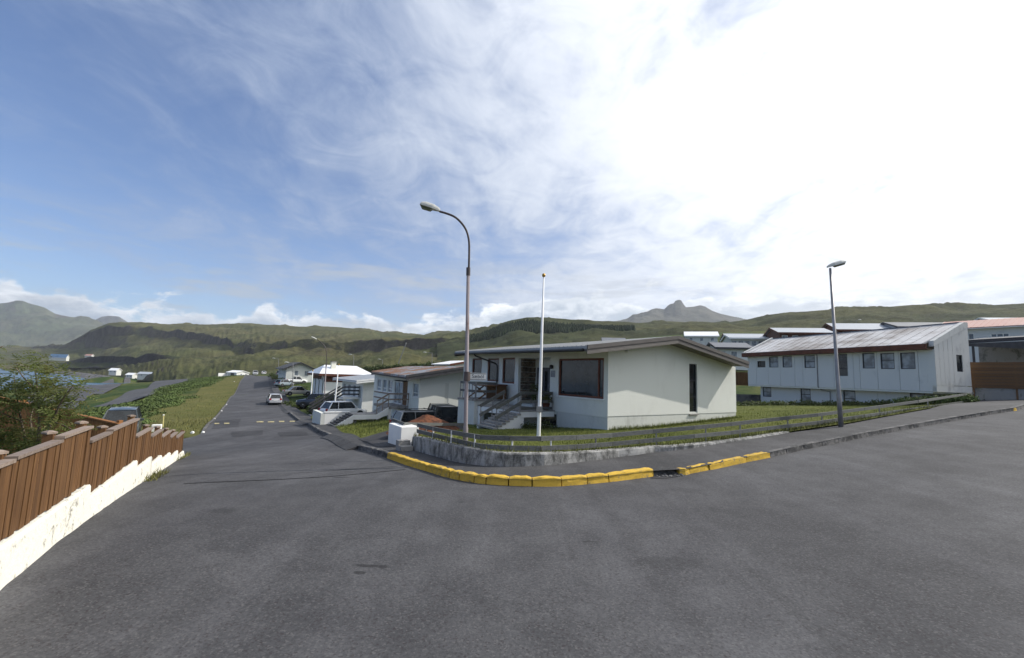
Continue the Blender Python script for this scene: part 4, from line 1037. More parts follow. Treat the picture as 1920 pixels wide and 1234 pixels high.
# ================= generic street house seen from its near gable
def street_house(px, py, z, L, Wd, eave, label, wallm, roofm, fasc, ridge=1.0, apex=.5, hip=0.0, hipx=False, wins=4, pm='panel', win_wall='wframe', ends='wall', off=.6, base=-1.5, panels=None, rot=34, name='house'):
    o = P(px, py, z); F = Frame(o, rot); t = thing(name, label, 'house', F)
    GW = lambda s, zz, d: (s, d, zz); FW = lambda s, zz, d: (d, s, zz)
    ax = Wd*apex; top = lambda x: eave+ridge*(x/ax if x < ax else (Wd-x)/(Wd-ax))
    if hip: top = lambda x: eave
    hs = []
    for i in range(wins):
        c = L*(i+.5)/wins; hs.append((c-.55, c+.55, eave-1.75, eave-.45))
    gh = [(Wd*.3, Wd*.3+.9, eave-1.7, eave-.5), (Wd*.68, Wd*.68+.9, eave-1.7, eave-.5)] if ends == 'win' else []
    m = MB(); walled(m, FW, 0, L, base, lambda s: top(0), hs, .1); walled(m, GW, 0, Wd, base, top, gh, .1, [ax])
    m.quad((0, L, base), (Wd, L, base), (Wd, L, top(Wd)), (0, L, top(0))); m.quad((Wd, 0, base), (Wd, L, base), (Wd, L, top(Wd)), (Wd, 0, top(Wd)))
    m.build('wall', M[wallm], t)
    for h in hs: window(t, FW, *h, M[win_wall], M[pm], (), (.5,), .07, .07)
    for h in gh: window(t, GW, *h, M[win_wall], M[pm], (), (), .07, .07)
    if hip:
        m = MB(); a = off; zz = eave; y0, y1, x0, x1 = -a, L+a, -a, Wd+a; r0, r1 = y0+hip, y1-hip; zr = eave+ridge; xm = (x0+x1)/2
        v = [(x0, y0, zz), (x1, y0, zz), (x1, y1, zz), (x0, y1, zz), (xm, r0, zr), (xm, r1, zr)]
        if hipx: v[4], v[5] = (x0+hip, (y0+y1)/2, zr), (x1-hip, (y0+y1)/2, zr)
        v2 = [(p[0], p[1], p[2]+.12) for p in v]
        m.add(v2, [(0, 1, 5, 4), (1, 2, 5), (2, 3, 4, 5), (3, 0, 4)] if hipx else [(0, 1, 4), (1, 2, 5, 4), (2, 3, 5), (3, 0, 4, 5)])
        r = m.build('roof', M[roofm], t)
        f = MB(); f.box(x0, x1, y0, y0+.05, zz-.22, zz+.11); f.box(x0, x0+.05, y0+.05, y1, zz-.22, zz+.11); f.box(x1-.05, x1, y0+.05, y1, zz-.22, zz+.11); f.box(x0+.05, x1-.05, y1-.05, y1, zz-.22, zz+.11)
        f.build('fascia', M[fasc], r)
        s_ = MB(); s_.box(x0+.05, x1-.05, y0+.05, y1-.05, zz-.03, zz+.0); s_.build('soffit', M[fasc], r)
    else:
        sl0 = ridge/ax; sl1 = ridge/(Wd-ax) if Wd > ax else 0
        u = [(-off, eave-sl0*off), (ax, eave+ridge)] + ([(Wd+off, eave-sl1*off)] if apex < .98 else [])
        gable_roof(t, u, .2, -off, L+off, (M[roofm], M[fasc], M[fasc]), .6)
    return t, F, top

def by_px(px, pyb, pye, z):
    return P(px, pye, z).z-P(px, pyb, z).z
T3, F3, _ = street_house(677, 775, 44, 8.5, 9, by_px(677, 775, 715, 44), 'cream house with pale blue nearly flat roof, third from the corner along the street', 'white2', 'rooflight', 'white2', ridge=.7, apex=.6, wins=4, off=.9)
lz = by_px(677, 775, 746, 44)
m = MB(); m.box(-1.6, -.05, 1.0, 4.0, lz-.2, lz); m.box(-1.5, -1.3, 1.1, 1.3, -1.5, lz-.2); m.build('landing', M['white2'], T3)
rr = bpy.data.objects.new('railing', None); COL.objects.link(rr); rr.parent = T3
for k in (1.0, .65, .3):
    for a, b in (((-1.6, 1.0, lz), (-.05, 1.0, lz)), ((-1.6, 1.0, lz), (-4.4, 1.0, lz-1.75)), ((-1.6, 2.4, lz), (-4.4, 2.4, lz-1.75))):
        MB().bar(Vector(a)+Vector((0, 0, k)), Vector(b)+Vector((0, 0, k)), .05, .14).build('rail', M['darkfascia'], rr)
st = bpy.data.objects.new('stairs', None); COL.objects.link(st); st.parent = T3
for i in range(8): MB().box(-1.95-.35*i, -1.6-.35*i, 1.0, 2.4, lz-.22*(i+1)-.2, lz-.22*(i+1)).build('step', M['concrete'], st)

T4, F4, _ = street_house(605, 747, 66, 8.5, 6.4, by_px(605, 747, 702, 66), 'white hip roofed house with dark red boarding under its eaves and a cream chimney', 'white2', 'roofwhite', 'redbrown', ridge=1.35, hip=1.6, hipx=True, wins=3, off=.9)
e4 = by_px(605, 747, 702, 66)
MB().box(.02, 6.3, -.07, -.01, e4-1.1, e4-.04).build('gable_boarding', M['redbrown'], T4)
MB().box(-.09, -.02, 2.0, 8.4, e4-.75, e4-.04).build('eaves_boarding', M['redbrown'], T4)
ch = MB().box(1.3, 2.0, 2.0, 2.7, e4+.3, e4+1.9).build('chimney', M['cream'], T4); MB().box(1.22, 2.08, 1.92, 2.78, e4+1.901, e4+2.03).build('chimney_cap', M['concrete'], ch)
for k in range(3): MB().box(-.16, -.10, .4+2.9*k, 1.5+2.9*k, .2, e4-.9).build('wall_panel', M['white2'], T4)
T5, F5, _ = street_house(534, 726, 100, 14, 5.6, by_px(534, 726, 690, 100), 'pale grey house with steep dark gable roof far along the street', 'plinthgrey', 'roofdark', 'darkfascia', ridge=1.25, apex=.5, wins=4, off=.7, ends='win')
T6, F6, _ = street_house(521, 718, 135, 10, 5, by_px(521, 718, 703, 135), 'low red brown house with dark roof at the far end of the house row', 'redbrown', 'roofdark', 'darkfascia', ridge=1.1, apex=.5, wins=3, off=.7)
T7, F7, _ = street_house(845, 700, 75, 7, 6, by_px(845, 700, 684, 75), 'small white house with pale roof and red bargeboard behind the rusty roofed house', 'whitedirty', 'roofwhite', 'frame', ridge=.7, apex=.6, wins=2, off=.4, ends='win')
# shed beside the far end of the street
ts, fs, _ = street_house(443, 707, 215, 9, 6, by_px(443, 707, 699, 215), 'small white building with low gable roof standing left of the far end of the street', 'white2', 'roofwhite', 'white2', ridge=.9, apex=.5, wins=2, off=.3, ends='win', rot=60, name='shed')
MB().box(-.1, -.02, 2.5, 5.2, -.2, 1.8).build('door', M['dframe'], ts)
MB().box(-3.8, -.1, 8.9, 9.1, -1.5, 1.6).build('lean_to', M['white2'], ts)

# ================= long white panelled building on the right
def long_building():
    C = P(1757, 735, 31); F = Frame(C, 15); hx = F.hit
    t = thing('building', 'long white concrete panel building with peeling roof and overhanging upper floor', 'building', F)
    L = hx(1402, 690, 0, 0).y; Wd = hx(1822, 720, 1, 0).x
    zt = hx(1747, 655, 0, 0).z
    zr = hx(1812, 606, 1, 0).z; xr = hx(1811, 660, 1, 0).x
    zk = hx(1745, 640, 1, 0).z
    GW = lambda s, z, d: (s, d, z); FW = lambda s, z, d: (d, s, z)
    wins = []
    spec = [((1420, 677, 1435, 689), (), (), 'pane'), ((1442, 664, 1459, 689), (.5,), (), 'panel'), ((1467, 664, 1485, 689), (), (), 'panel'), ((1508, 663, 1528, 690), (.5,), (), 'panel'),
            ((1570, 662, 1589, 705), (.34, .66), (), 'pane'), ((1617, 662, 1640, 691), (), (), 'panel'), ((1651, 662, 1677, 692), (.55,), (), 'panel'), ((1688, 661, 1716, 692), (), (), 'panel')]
    for (x0, y0, x1, y1), hb, vb, pm in spec:
        xm, ym = (x0+x1)/2, (y0+y1)/2
        wins.append((hx(x1, ym, 0, 0).y, hx(x0, ym, 0, 0).y, hx(xm, y1, 0, 0).z, min(zt-.08, hx(xm, y0, 0, 0).z), hb, vb, pm))
    # panels divided at the joints
    seams = [0.0]; 
    y = 0
    for px in (1722, 1700, 1683, 1645, 1612, 1600, 1563, 1533, 1505, 1490, 1463, 1440, 1418):
        yy = hx(px, 690, 0, 0).y
        for w in wins:
            if w[0]-.06 < yy < w[1]+.06: yy = (w[1]+.10) if abs(yy-w[1]) < abs(yy-w[0]) else (w[0]-.10)
        if yy > seams[-1]+.25: seams.append(yy)
    seams.append(L)
    for a, b in zip(seams[:-1], seams[1:]):
        m = MB(); hs = [w[:4] for w in wins if a < (w[0]+w[1])/2 < b]
        g = .012; walled(m, FW, a+g, b-g, 0.02, lambda s: zt, hs, .16)
        m.quad((0, a+g, .02), (0, a+g, zt), (.05, a+g, zt), (.05, a+g, .02)); m.quad((0, b-g, .02), (0, b-g, zt), (.05, b-g, zt), (.05, b-g, .02))
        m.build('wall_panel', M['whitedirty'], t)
    for w in wins: window(t, FW, *w[:4], M['dframe'], M[w[6]], w[4], w[5], .06, .08)
    top = lambda s: zk+(zr-zk)*min(1, s/xr) if s <= xr else zr
    q0, q1 = hx(1795, 697, 1, 0), hx(1804, 666, 1, 0); gw = (q0.x, q1.x, q0.z, q1.z)
    n = 7; xs = [xr*i/n for i in range(n)]+[Wd]
    xs = [x if not (gw[0]-.1 < x < gw[1]+.1) else gw[1]+.12 for x in xs]
    zs = hx(1757, 722.5, 1, 0).z
    for a, b in zip(xs[:-1], xs[1:]):
        hs = [gw] if a < (gw[0]+gw[1])/2 < b else []
        m = MB(); walled(m, GW, a+.01, b-.01, zs+.02, top, hs, .16, [xr]); m.build('wall_panel', M['sunlit_panel'], t)
    m = MB(); m.box(0, Wd, 0.0, .25, .0, zs-.02); m.build('edge_beam', M['sunlit_panel'], t)
    window(t, GW, *gw, M['dframe'], M['pane'], (), (), .06, .09)
    # parapet along the gable, core behind the panels
    m = MB(); m.prism([(-.05, .28, zk-.35), (Wd, .28, zr-.3), (Wd, .28, zr+.05), (xr, .28, zr+.05), (0, .28, zk+.06), (-.05, .28, zk+.06)], (0, -.31, 0)); m.build('parapet', M['sunlit_panel'], t)
    m = MB(); m.box(.17, Wd, .26, L, .03, zt-.05); m.box(Wd-.2, Wd, .3, L, zt-.05, zr-.5); m.build('core', M['whitedirty'], t)
    m = MB(); m.box(.02, Wd, .26, L, -.12, .0); m.build('floor_slab', M['plinthgrey'], t)
    # roof sheet climbing to the back, with ribs and flaking paint
    m = MB(); x0, z0 = -.55, zt+.38-.55*(zr-zk)/xr; x1, z1 = xr, zt+.38+(zr-.25-zk)
    z1 = zr-.10; z0 = zt+.30
    m.prism([(x0, .3, z0), (x1, .3, z1), (x1, .3, z1+.1), (x0, .3, z0+.1)], (0, L-.55, 0))
    k = int((L-.6)/.75)
    for i in range(k+1):
        y = .35+(L-.65)*i/k; m.bar((x0, y, z0+.11), (x1, y, z1+.11), .05, .04)
    r = m.build('roof', M['roofflake'], t)
    MB().prism([(x0-.05, L-.25, z0-.2), (x1, L-.25, z1-.15), (x1, L-.25, z1+.28), (x0-.05, L-.25, z0+.16)], (0, .27, 0)).build('parapet', M['sunlit_panel'], t)
    MB().box(x1, x1+.3, .28, L, z1-.1, z1+.2).build('ridge_cap', M['roofdark'], r)
    f = MB(); f.box(x0-.09, x0-.001, .1, L+.15, zt-.02, z0+.07); f.box(x0, -.001, .1, L+.15, zt-.02, zt+.02); f.build('fascia', M['redbrown'], r)
    # lower floor set back under the overhang
    sb = .75; zg = -3.2
    low = []
    for (x0, y0, x1, y1), hb in (((1430, 720, 1446, 744), (.5,)), ((1501, 724, 1520, 753), (.55,)), ((1581, 728, 1604, 760), (.45,)), ((1706, 736, 1735, 762), (.4,))):
        xm, ym = (x0+x1)/2, (y0+y1)/2
        a, b = hx(x1, ym, 0, sb).y, hx(x0, ym, 0, sb).y
        low.append((a, b, hx(xm, y1, 0, sb).z, min(-.16, hx(xm, y0, 0, sb).z), hb))
    LL = hx(1426, 735, 0, sb).y
    FL = lambda s, z, d: (sb+d, s, z)
    m = MB(); walled(m, FL, 1.2, LL, zg, lambda s: -.12, [w[:4] for w in low], .14); m.quad((sb, 1.2, zg), (Wd, 1.2, zg), (Wd, 1.2, -.12), (sb, 1.2, -.12)); m.quad((sb, LL, zg), (Wd, LL, zg), (Wd, LL, -.12), (sb, LL, -.12))
    m.build('lower_wall', M['whitedirty'], t)
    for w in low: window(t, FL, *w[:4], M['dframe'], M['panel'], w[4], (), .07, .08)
    for px in (1560, 1645, 1660):
        y = hx(px, 735, 0, sb).y; MB().box(sb-.02, sb-.002, y-.02, y+.02, zg, -.13).build('joint_strip', M['whiteseam'], t)
    y = hx(1533, 690, 0, 0).y; g = MB(); g.tube([(-.06, y, zt), (-.06, y, .1), (.2, y-.1, -.2), (sb-.05, y-.5, -.35), (sb-.05, y-.5, zg)], .035, 6); g.build('downpipe', M['metal'], t)
    return t, F, L, Wd
M['sunlit_panel'] = stainwall('sunlit_panel_render', (.66, .65, .61), (.44, .43, .41), (.52, .74), True, 1.3)  # gable copy of the panel render, sunlight put into its lighter, warmer colour
LB, LBF, LBL, LBW = long_building()

# ================= far right: pink roofed house, car port roof, timber screen, concrete base
def side_house():
    o = P(1822, 700, 50); F = Frame(o, -56); hx = F.hit           # long wall looks at the camera side street
    F = Frame(o, 34); hx = F.hit
    t = thing('house', 'grey house with long faded pink red roof at the right edge', 'house', F)
    # facade parallel to the street: plane x = 0, running towards the viewer (negative y)
    y1 = hx(1810, 640, 0, 0).y; y0 = -26.0
    ze = hx(1811, 617.5, 0, 0).z; zr = hx(1811, 604, 0, 0).z
    FW = lambda s, z, d: (d, s, z)
    wins = []
    for (x0, ya, x1, yb) in ((1815, 625, 1827, 637), (1857, 625, 1893, 632.5)):
        ym = (ya+yb)/2; wins.append((hx(x1, ym, 0, 0).y, hx(x0, ym, 0, 0).y, hx((x0+x1)/2, yb, 0, 0).z, min(ze-.1, hx((x0+x1)/2, ya, 0, 0).z)))
    m = MB(); walled(m, FW, y0, y1+2, -3, lambda s: ze, wins, .12); m.quad((0, y0, -3), (9, y0, -3), (9, y0, ze), (0, y0, ze)); m.quad((0, y1+2, -3), (9, y1+2, -3), (9, y1+2, ze), (0, y1+2, ze))
    m.build('wall', M['whitedirty'], t)
    for i, w in enumerate(wins): window(t, FW, *w, M['wframe'], M['paneb'], (), (.33, .66) if i else (), .08, .07)
    m = MB(); rise = (zr-ze)*1.05
    u = [(-.6, ze-.05), (4.5, ze+rise*1.5), (9.6, ze-.05)]
    gable_roof(t, u, .18, y0-.5, y1+2.5, (M['roofpink'], M['white2'], M['white2']), .5)
    return t
side_house()

def carport():
    o = P(1832, 690, 38); F = Frame(o, 34); hx = F.hit
    t = thing('carport', 'open car port with dark sagging roof between the long building and the right edge', 'carport', F)
    y1 = hx(1814, 640, 0, 0).y; z1 = hx(1814, 637, 0, 0).z; z0 = z1-.75
    m = MB(); m.prism([(-.2, y1, z1-.35), (-.2, y1-14, z1+.15), (-.2, y1-14, z1+.45), (-.2, y1, z1-.05)], (4.5, 0, .5)); m.build('roof', M['dframe'], t)
    m = MB(); m.prism([(-.25, y1, z1-.6), (-.25, y1-3, z1-.9), (-.25, y1-7, z1-1.2), (-.25, y1-14, z1-.9), (-.25, y1-14, z1-.1), (-.25, y1, z1-.36)], (-.06, 0, 0)); m.build('valance', M['darkfascia'], t)
    for k in range(4): MB().box(-.15, .0, y1-.4-4*k, y1-.25-4*k, -3, z1-.4).build('post', M['dframe'], t)
    MB().box(4.0, 4.2, y1-14, y1, -3, z1-.2).build('back_wall', M['concrete'], t)
    return t
carport()
def screen():
    o = P(1822, 727, 32.5); F = Frame(o, 34); hx = F.hit
    t = thing('timber_screen', 'brown horizontal board screen on a concrete base at the right edge', 'fence', F)
    y1 = hx(1818, 700, 0, 0).y; zt = hx(1822, 679, 0, 0).z; zb = hx(1822, 727, 0, 0).z; y0 = y1-15; n = 9; h = (zt-zb)/n
    for i in range(n): MB().box(-.03, .0, y0, y1, zb+h*i+.012, zb+h*(i+1)-.012).build('board', M['brownwood'], t)
    for k in range(8): MB().box(.001, .1, y0+.1+k*2.1, y0+.2+k*2.1, zb-1, zt).build('post', M['brownwood'], t)
    MB().box(.1, .14, y0, y1, zb, zt-.02).build('backing_panel', M['darkfascia'], t)
    MB().box(.04, .4, y0, y1, zb-2.2, zb-.03).build('base', M['concrete'], t)
    return t
screen()

# ================= houses up the slope
def slope_house(x0, x1, y_eave, y_base, y_ridge, z, label, wallm, roofm, fasc, ridge_x=None, rot=34, depth=8, wins=3, ext=(0, 0), bank=2.5):
    """house whose long side faces us, from pixel x0 to x1 at depth z"""
    a, b = P(x0, y_base, z), P(x1, y_base, z)
    L = (b-a).xy.length; F = Frame(a, math.degrees(math.atan2((b-a).y, (b-a).x))+rot)
    t = thing('house', label, 'house', F); ez = P(x0, y_eave, z).z-a.z; rz = P((x0+x1)/2, y_ridge, z).z-P((x0+x1)/2, y_eave, z).z
    rz = max(.5, rz*1.0+ (depth/2)*0.10)
    if rot: L = L/max(.5, math.cos(R(rot)))
    FW = lambda s, zz, d: (s, d, zz); hs = [(L*(i+.5)/wins-.5, L*(i+.5)/wins+.5, ez-1.6, ez-.5) for i in range(wins)]
    m = MB(); walled(m, FW, 0, L, -2.5, lambda s: ez, hs, .1)
    EW = lambda s, zz, d: (d, s, zz); top = lambda s: ez+rz*(1-abs(s-depth/2)/(depth/2))
    for xx in (0, L): walled(m, (lambda s, zz, d, xx=xx: (xx, s, zz)), 0, depth, -2.5, top, [], .1, [depth/2])
    m.quad((0, depth, -2.5), (L, depth, -2.5), (L, depth, ez), (0, depth, ez)); m.build('wall', M[wallm], t)
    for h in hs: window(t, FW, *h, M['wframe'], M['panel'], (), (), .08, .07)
    sl = rz/(depth/2); m = MB(); f = MB()
    for (ya, za), (yb, zb) in (((-.5, ez-.5*sl), (depth/2, ez+rz)), ((depth/2, ez+rz), (depth+.5, ez-.5*sl))):
        m.prism([(-.4, ya, za+.05), (-.4, yb, zb+.05), (-.4, yb, zb+.2), (-.4, ya, za+.2)], (L+.8, 0, 0))
        for xx in (-.46, L+.402): f.prism([(xx, ya, za-.1), (xx, yb, zb-.1), (xx, yb, zb+.22), (xx, ya, za+.22)], (.055, 0, 0))
    f.box(-.4, L+.4, -.56, -.502, ez-.5*sl-.12, ez-.5*sl+.2)
    r = m.build('roof', M[roofm], t); f.build('fascia', M[fasc], r)
    return t
slope_house(1286, 1337, 630, 640, 623, 135, 'white roofed house high on the slope above the corner house roof ridge', 'plinthgrey', 'roofwhite', 'white2', rot=-20, depth=9)
slope_house(1366, 1442, 636, 646, 627, 108, 'long house with grey roof and red gable on the slope, upper of the two', 'redbrown', 'rooflight', 'redbrown', rot=-16, depth=10, wins=5)
slope_house(1371, 1436, 634, 652, 629, 92, 'long blue grey walled house with pale roof on the slope left of the long building', 'plinthgrey', 'rooflight', 'white2', rot=-14, depth=8, wins=6)
slope_house(1345, 1402, 652, 664, 645, 72, 'low house with dark roof partly hidden behind the corner house eave', 'whitedirty', 'roofdark', 'darkfascia', rot=-12, depth=8)
slope_house(1462, 1546, 624, 636, 616, 84, 'house with pale roof and dark red gable above the left part of the long roof', 'redbrown', 'rooflight', 'redbrown', rot=-14, depth=9, wins=5)
slope_house(1572, 1680, 618, 634, 607, 92, 'house with pale grey roof and dark red eaves behind the street lamp', 'redbrown', 'rooflight', 'redbrown', rot=-14, depth=9, wins=5)
slope_house(1686, 1806, 613, 630, 605, 88, 'house with long slate grey roof behind the right end of the long building', 'whitedirty', 'roofdark', 'darkfascia', rot=-14, depth=9, wins=5)
slope_house(1872, 1990, 603, 618, 596, 95, 'house with pale metal roof behind the pink roof at the right edge', 'whitedirty', 'rooflight', 'white2', rot=-14, depth=9, wins=5)
slope_house(1132, 1170, 642, 655, 635, 98, 'house with grey roof just showing over the corner house roof', 'whitedirty', 'roofdark', 'darkfascia', rot=-10, depth=9)
# little places by the harbour
slope_house(92, 124, 667, 673, 662, 500, 'white and blue building on the far shore above the harbour', 'white2', 'paneroof', 'white2', rot=0, depth=14, wins=4) if False else None
M['roofblue'] = roofmat('blue_roof', (.12, .22, .36), (.1, .15, .2), .8, .95)
for (x0, x1, ye, yb, yr, z, lab, rm) in ((92, 124, 669, 672.5, 664, 640, 'white building with blue roof on the far shore above the harbour', 'roofblue'), (159, 171, 666.5, 668.5, 664.5, 660, 'small pale house on the far shore right of the blue roofed building', 'roofpink'),
        (204, 218, 694, 697.5, 691, 345, 'small bright white house by the breakwater below the dark knoll', 'roofwhite'), (236, 248, 702.5, 705, 700, 330, 'tiny white hut by the end of the harbour road', 'roofwhite'), (258, 285, 700.5, 705.5, 698, 320, 'long low grey shed by the end of the harbour road', 'rooflight')):
    slope_house(x0, x1, ye, yb, yr, z, lab, 'plinthgrey', rm, 'white2', rot=0, depth=4.5, wins=2)
# flat white roof of the building below the garden
def low_building():
    o = P(90, 800, 24); F = Frame(o, 47); t = thing('building', 'building with flat white roof below the garden behind the leafy tree', 'building', F)
    zt = P(90, 772, 24).z-o.z; MB().box(-9, -.3, .3, 2.7, -3, zt-.25).build('wall', M['plinthgrey'], t)
    MB().box(-9.4, 0, 0, 3.0, zt-.24, zt).build('roof', M['roofwhite'], t)
    window(t, lambda s, z, d: (s, d+.22, z), -3.5, -2.0, zt-1.6, zt-.6, M['wframe'], M['pane'], (), (.5,), .07, .06)
low_building()
# breakwater
bw = [P(120, 694, 470), P(150, 695.5, 440), P(180, 698, 400), P(204, 702, 360), P(214, 706, 335)]
m = MB(); n = len(bw)
for i, p in enumerate(bw):
    t_ = (bw[min(i+1, n-1)]-bw[max(0, i-1)]); t_.z = 0; t_.normalize(); nr = Vector((-t_.y, t_.x, 0))
    for d, z in ((-16, -12.2), (-9, -10.9), (-3, -9.7), (3, -9.7), (9, -10.9), (16, -12.2)): m.v.append((p.x+nr.x*d, p.y+nr.y*d, z))
for i in range(n-1):
    for j in range(5): m.f.append((i*6+j, i*6+j+1, (i+1)*6+j+1, (i+1)*6+j))
bo = m.build('breakwater', M['seawall'], smooth=False); tag(bo, 'grey rock breakwater curving round the harbour basin', 'breakwater')
sb_ = bo.modifiers.new('sub', 'SUBSURF'); sb_.subdivision_type = 'SIMPLE'; sb_.levels = 4; sb_.render_levels = 4
tx = bpy.data.textures.new('rocks', 'CLOUDS'); tx.noise_scale = 2.5; dm = bo.modifiers.new('rough', 'DISPLACE'); dm.texture = tx; dm.strength = 1.6; dm.texture_coords = 'GLOBAL'
# ------------------------------------------------------------------ walls, fences, posts
def garden_wall():
    t = thing('garden_wall', 'low whitewashed garden wall with black weathering curving round the lawn corner', 'wall')
    n = len(WALL_BASE); base = dens(WALL_BASE, .35); top = []
    # heights along the densified line
    ss = arc_pts(WALL_BASE); sd_ = arc_pts(base); hz = np.interp(sd_, ss, WALL_Z)
    m = MB(); c = MB(); th = .22
    for i, p in enumerate(base):
        q = base[min(i+1, len(base)-1)]-base[max(0, i-1)]; q.z = 0; q.normalize(); nr = Vector((-q.y, q.x, 0))
        g = H(p.x, p.y)+PAV; w = .012*fbm(p.x*2.3, p.y*2.3, 1, 3); hh = hz[i]+.015*fbm(p.x*1.7, p.y*1.7, 5, 3)
        for d, z in ((-.02+w, g-.2), (-.012+w, g+hh*.35), (-.004-w, g+hh-.03), (.015, g+hh), (th-.02, g+hh+.005), (th, g+hh-.03), (th, g-.2)):
            m.v.append((p.x+nr.x*d, p.y+nr.y*d, z))
    k = 7
    for i in range(len(base)-1):
        for j in range(k-1): m.f.append((i*k+j, i*k+j+1, (i+1)*k+j+1, (i+1)*k+j))
    m.f.append(tuple(range(k))); m.f.append(tuple((len(base)-1)*k+j for j in range(k)))
    m.build('masonry', M['wallstain'], t, smooth=False)
garden_wall()

def rail_fence():
    t = thing('rail_fence', 'low two rail grey fence on thin posts following the lawn edge', 'fence')
    up = [(780, 797), (820, 806), (870, 815), (900, 820), (955, 822), (1013, 822.5), (1080, 820.5), (1147, 816), (1225, 809), (1300, 802), (1370, 795.5), (1440, 788), (1530, 778), (1620, 767), (1720, 753), (1832, 737.5)]
    lo = [(780, 808), (820, 818), (870, 830), (905, 836.5), (955, 840), (1013, 841), (1080, 838), (1147, 832.5), (1225, 825.5), (1300, 818), (1370, 811.5), (1440, 803.5), (1530, 792.5), (1620, 780), (1720, 766), (1832, 751.5)]
    base = smooth_line(PAV_BACK, 1); pos = [p+Vector((-.12*0, .28, 0)) for p in base]
    def onplan(px):
        # plan position of the fence line seen at pixel column px
        best = None
        for a, b in zip(pos[:-1], pos[1:]):
            for k in range(9):
                q = a.lerp(b, k/8); r = q-CAMPOS; sx = 960+FPX*r.dot(_x)/r.dot(_f); e = abs(sx-px)
                if best is None or e < best[0]: best = (e, q)
        return best[1]
    U = []; Lw = []
    for (x, y), (x2, y2) in zip(up, lo):
        q = onplan(x); d = ray(x, y); U.append(Vector((q.x, q.y, EYE+d.z*(q.y/d.y)))); d = ray(x2, y2); Lw.append(Vector((q.x, q.y, EYE+d.z*(q.y/d.y))))
    for line, w in ((U, .125), (Lw, .125)):
        for a, b in zip(line[:-1], line[1:]): MB().bar(a+(b-a)*.004, b-(b-a)*.004, .04, w).build('rail', M['railgrey'], t)
    for px in (811, 846, 891, 961, 1034, 1119, 1234, 1326, 1393, 1480, 1545, 1652, 1744):
        q = onplan(px)+Vector((-.03, .045, 0)); i = max(0, min(len(up)-2, sum(1 for u in up if u[0] < px)-1)); f = (px-up[i][0])/(up[i+1][0]-up[i][0])
        zt = U[i].z+(U[i+1].z-U[i].z)*f+.05; zb = max(H2(q.x, q.y), H(q.x, q.y)+PAV)-.15
        MB().tube([(q.x, q.y, zb), (q.x, q.y, zt)], .024, 7).build('post', M['white2'] if px < 1050 else M['metal'], t)
rail_fence()

# white block wall at the drive with the upper yard railing
def gate_block():
    o = cast(750, 838, H, PAV); F = Frame(o, 34); t = thing('wall_block', 'white painted concrete block wall end beside the driveway', 'wall', F); hx = F.hit
    zt = hx(750, 801, 1, 0).z; d = hx(728, 815, 0, 0).y; w = hx(785, 815, 1, 0).x
    MB().box(0, w, 0, min(1.6, d), -.25, zt).build('masonry', M['white2'], t, bevel=.02)
    return F, zt
GB, GBZ = gate_block()
def corner_steps():
    o = cast(771, 846, H, PAV); F = Frame(o, 34); t = thing('garden_steps', 'short concrete steps between the white block and the stained garden wall', 'steps', F)
    for i in range(2): MB().box(-.32, .08, .05+.28*i, .33+.28*i, -.1, .15*(i+1)).build('step', M['concrete'], t)
corner_steps()
def yard_rail():
    t = thing('yard_railing', 'grey timber railing round the yard above the white block wall', 'railing')
    pts = [P(735, 787, 18.3), P(757, 795, 16.6), P(800, 795.5, 18.0), P(872, 796, 20.3)]
    for a, b in zip(pts[:-1], pts[1:]): MB().bar(a, b, .05, .12).build('rail', M['railgrey'], t)
    for p in pts[:-1]+[pts[2].lerp(pts[3], .5)]: MB().tube([p-Vector((0, 0, 1.1)), p], .025, 6).build('post', M['metal'], t)
yard_rail()
def soil_heap():
    o = P(800, 806, 19.2); F = Frame(o, 34); m = MB(); n, k = 18, 26; zt = P(800, 772, 19.2).z-o.z
    for i in range(n+1):
        r = i/n
        for j in range(k):
            a = 2*math.pi*j/k; x = 1.75*r*math.cos(a); y = 1.1*r*math.sin(a)
            m.v.append((x, y, zt*max(0, 1-r**1.15)+.10*fbm(x*2.5, y*2.5, 4, 4)*(1-r*.5)-.1))
    for i in range(n):
        for j in range(k): m.f.append((i*k+j, i*k+(j+1) % k, (i+1)*k+(j+1) % k, (i+1)*k+j))
    ob = m.build('soil_heap', M['soil'], smooth=True); ob.location = F.o; ob.rotation_euler = (0, 0, F.a)
    tag(ob, 'heap of reddish brown soil piled in the yard behind the white block', 'soil heap')
soil_heap()

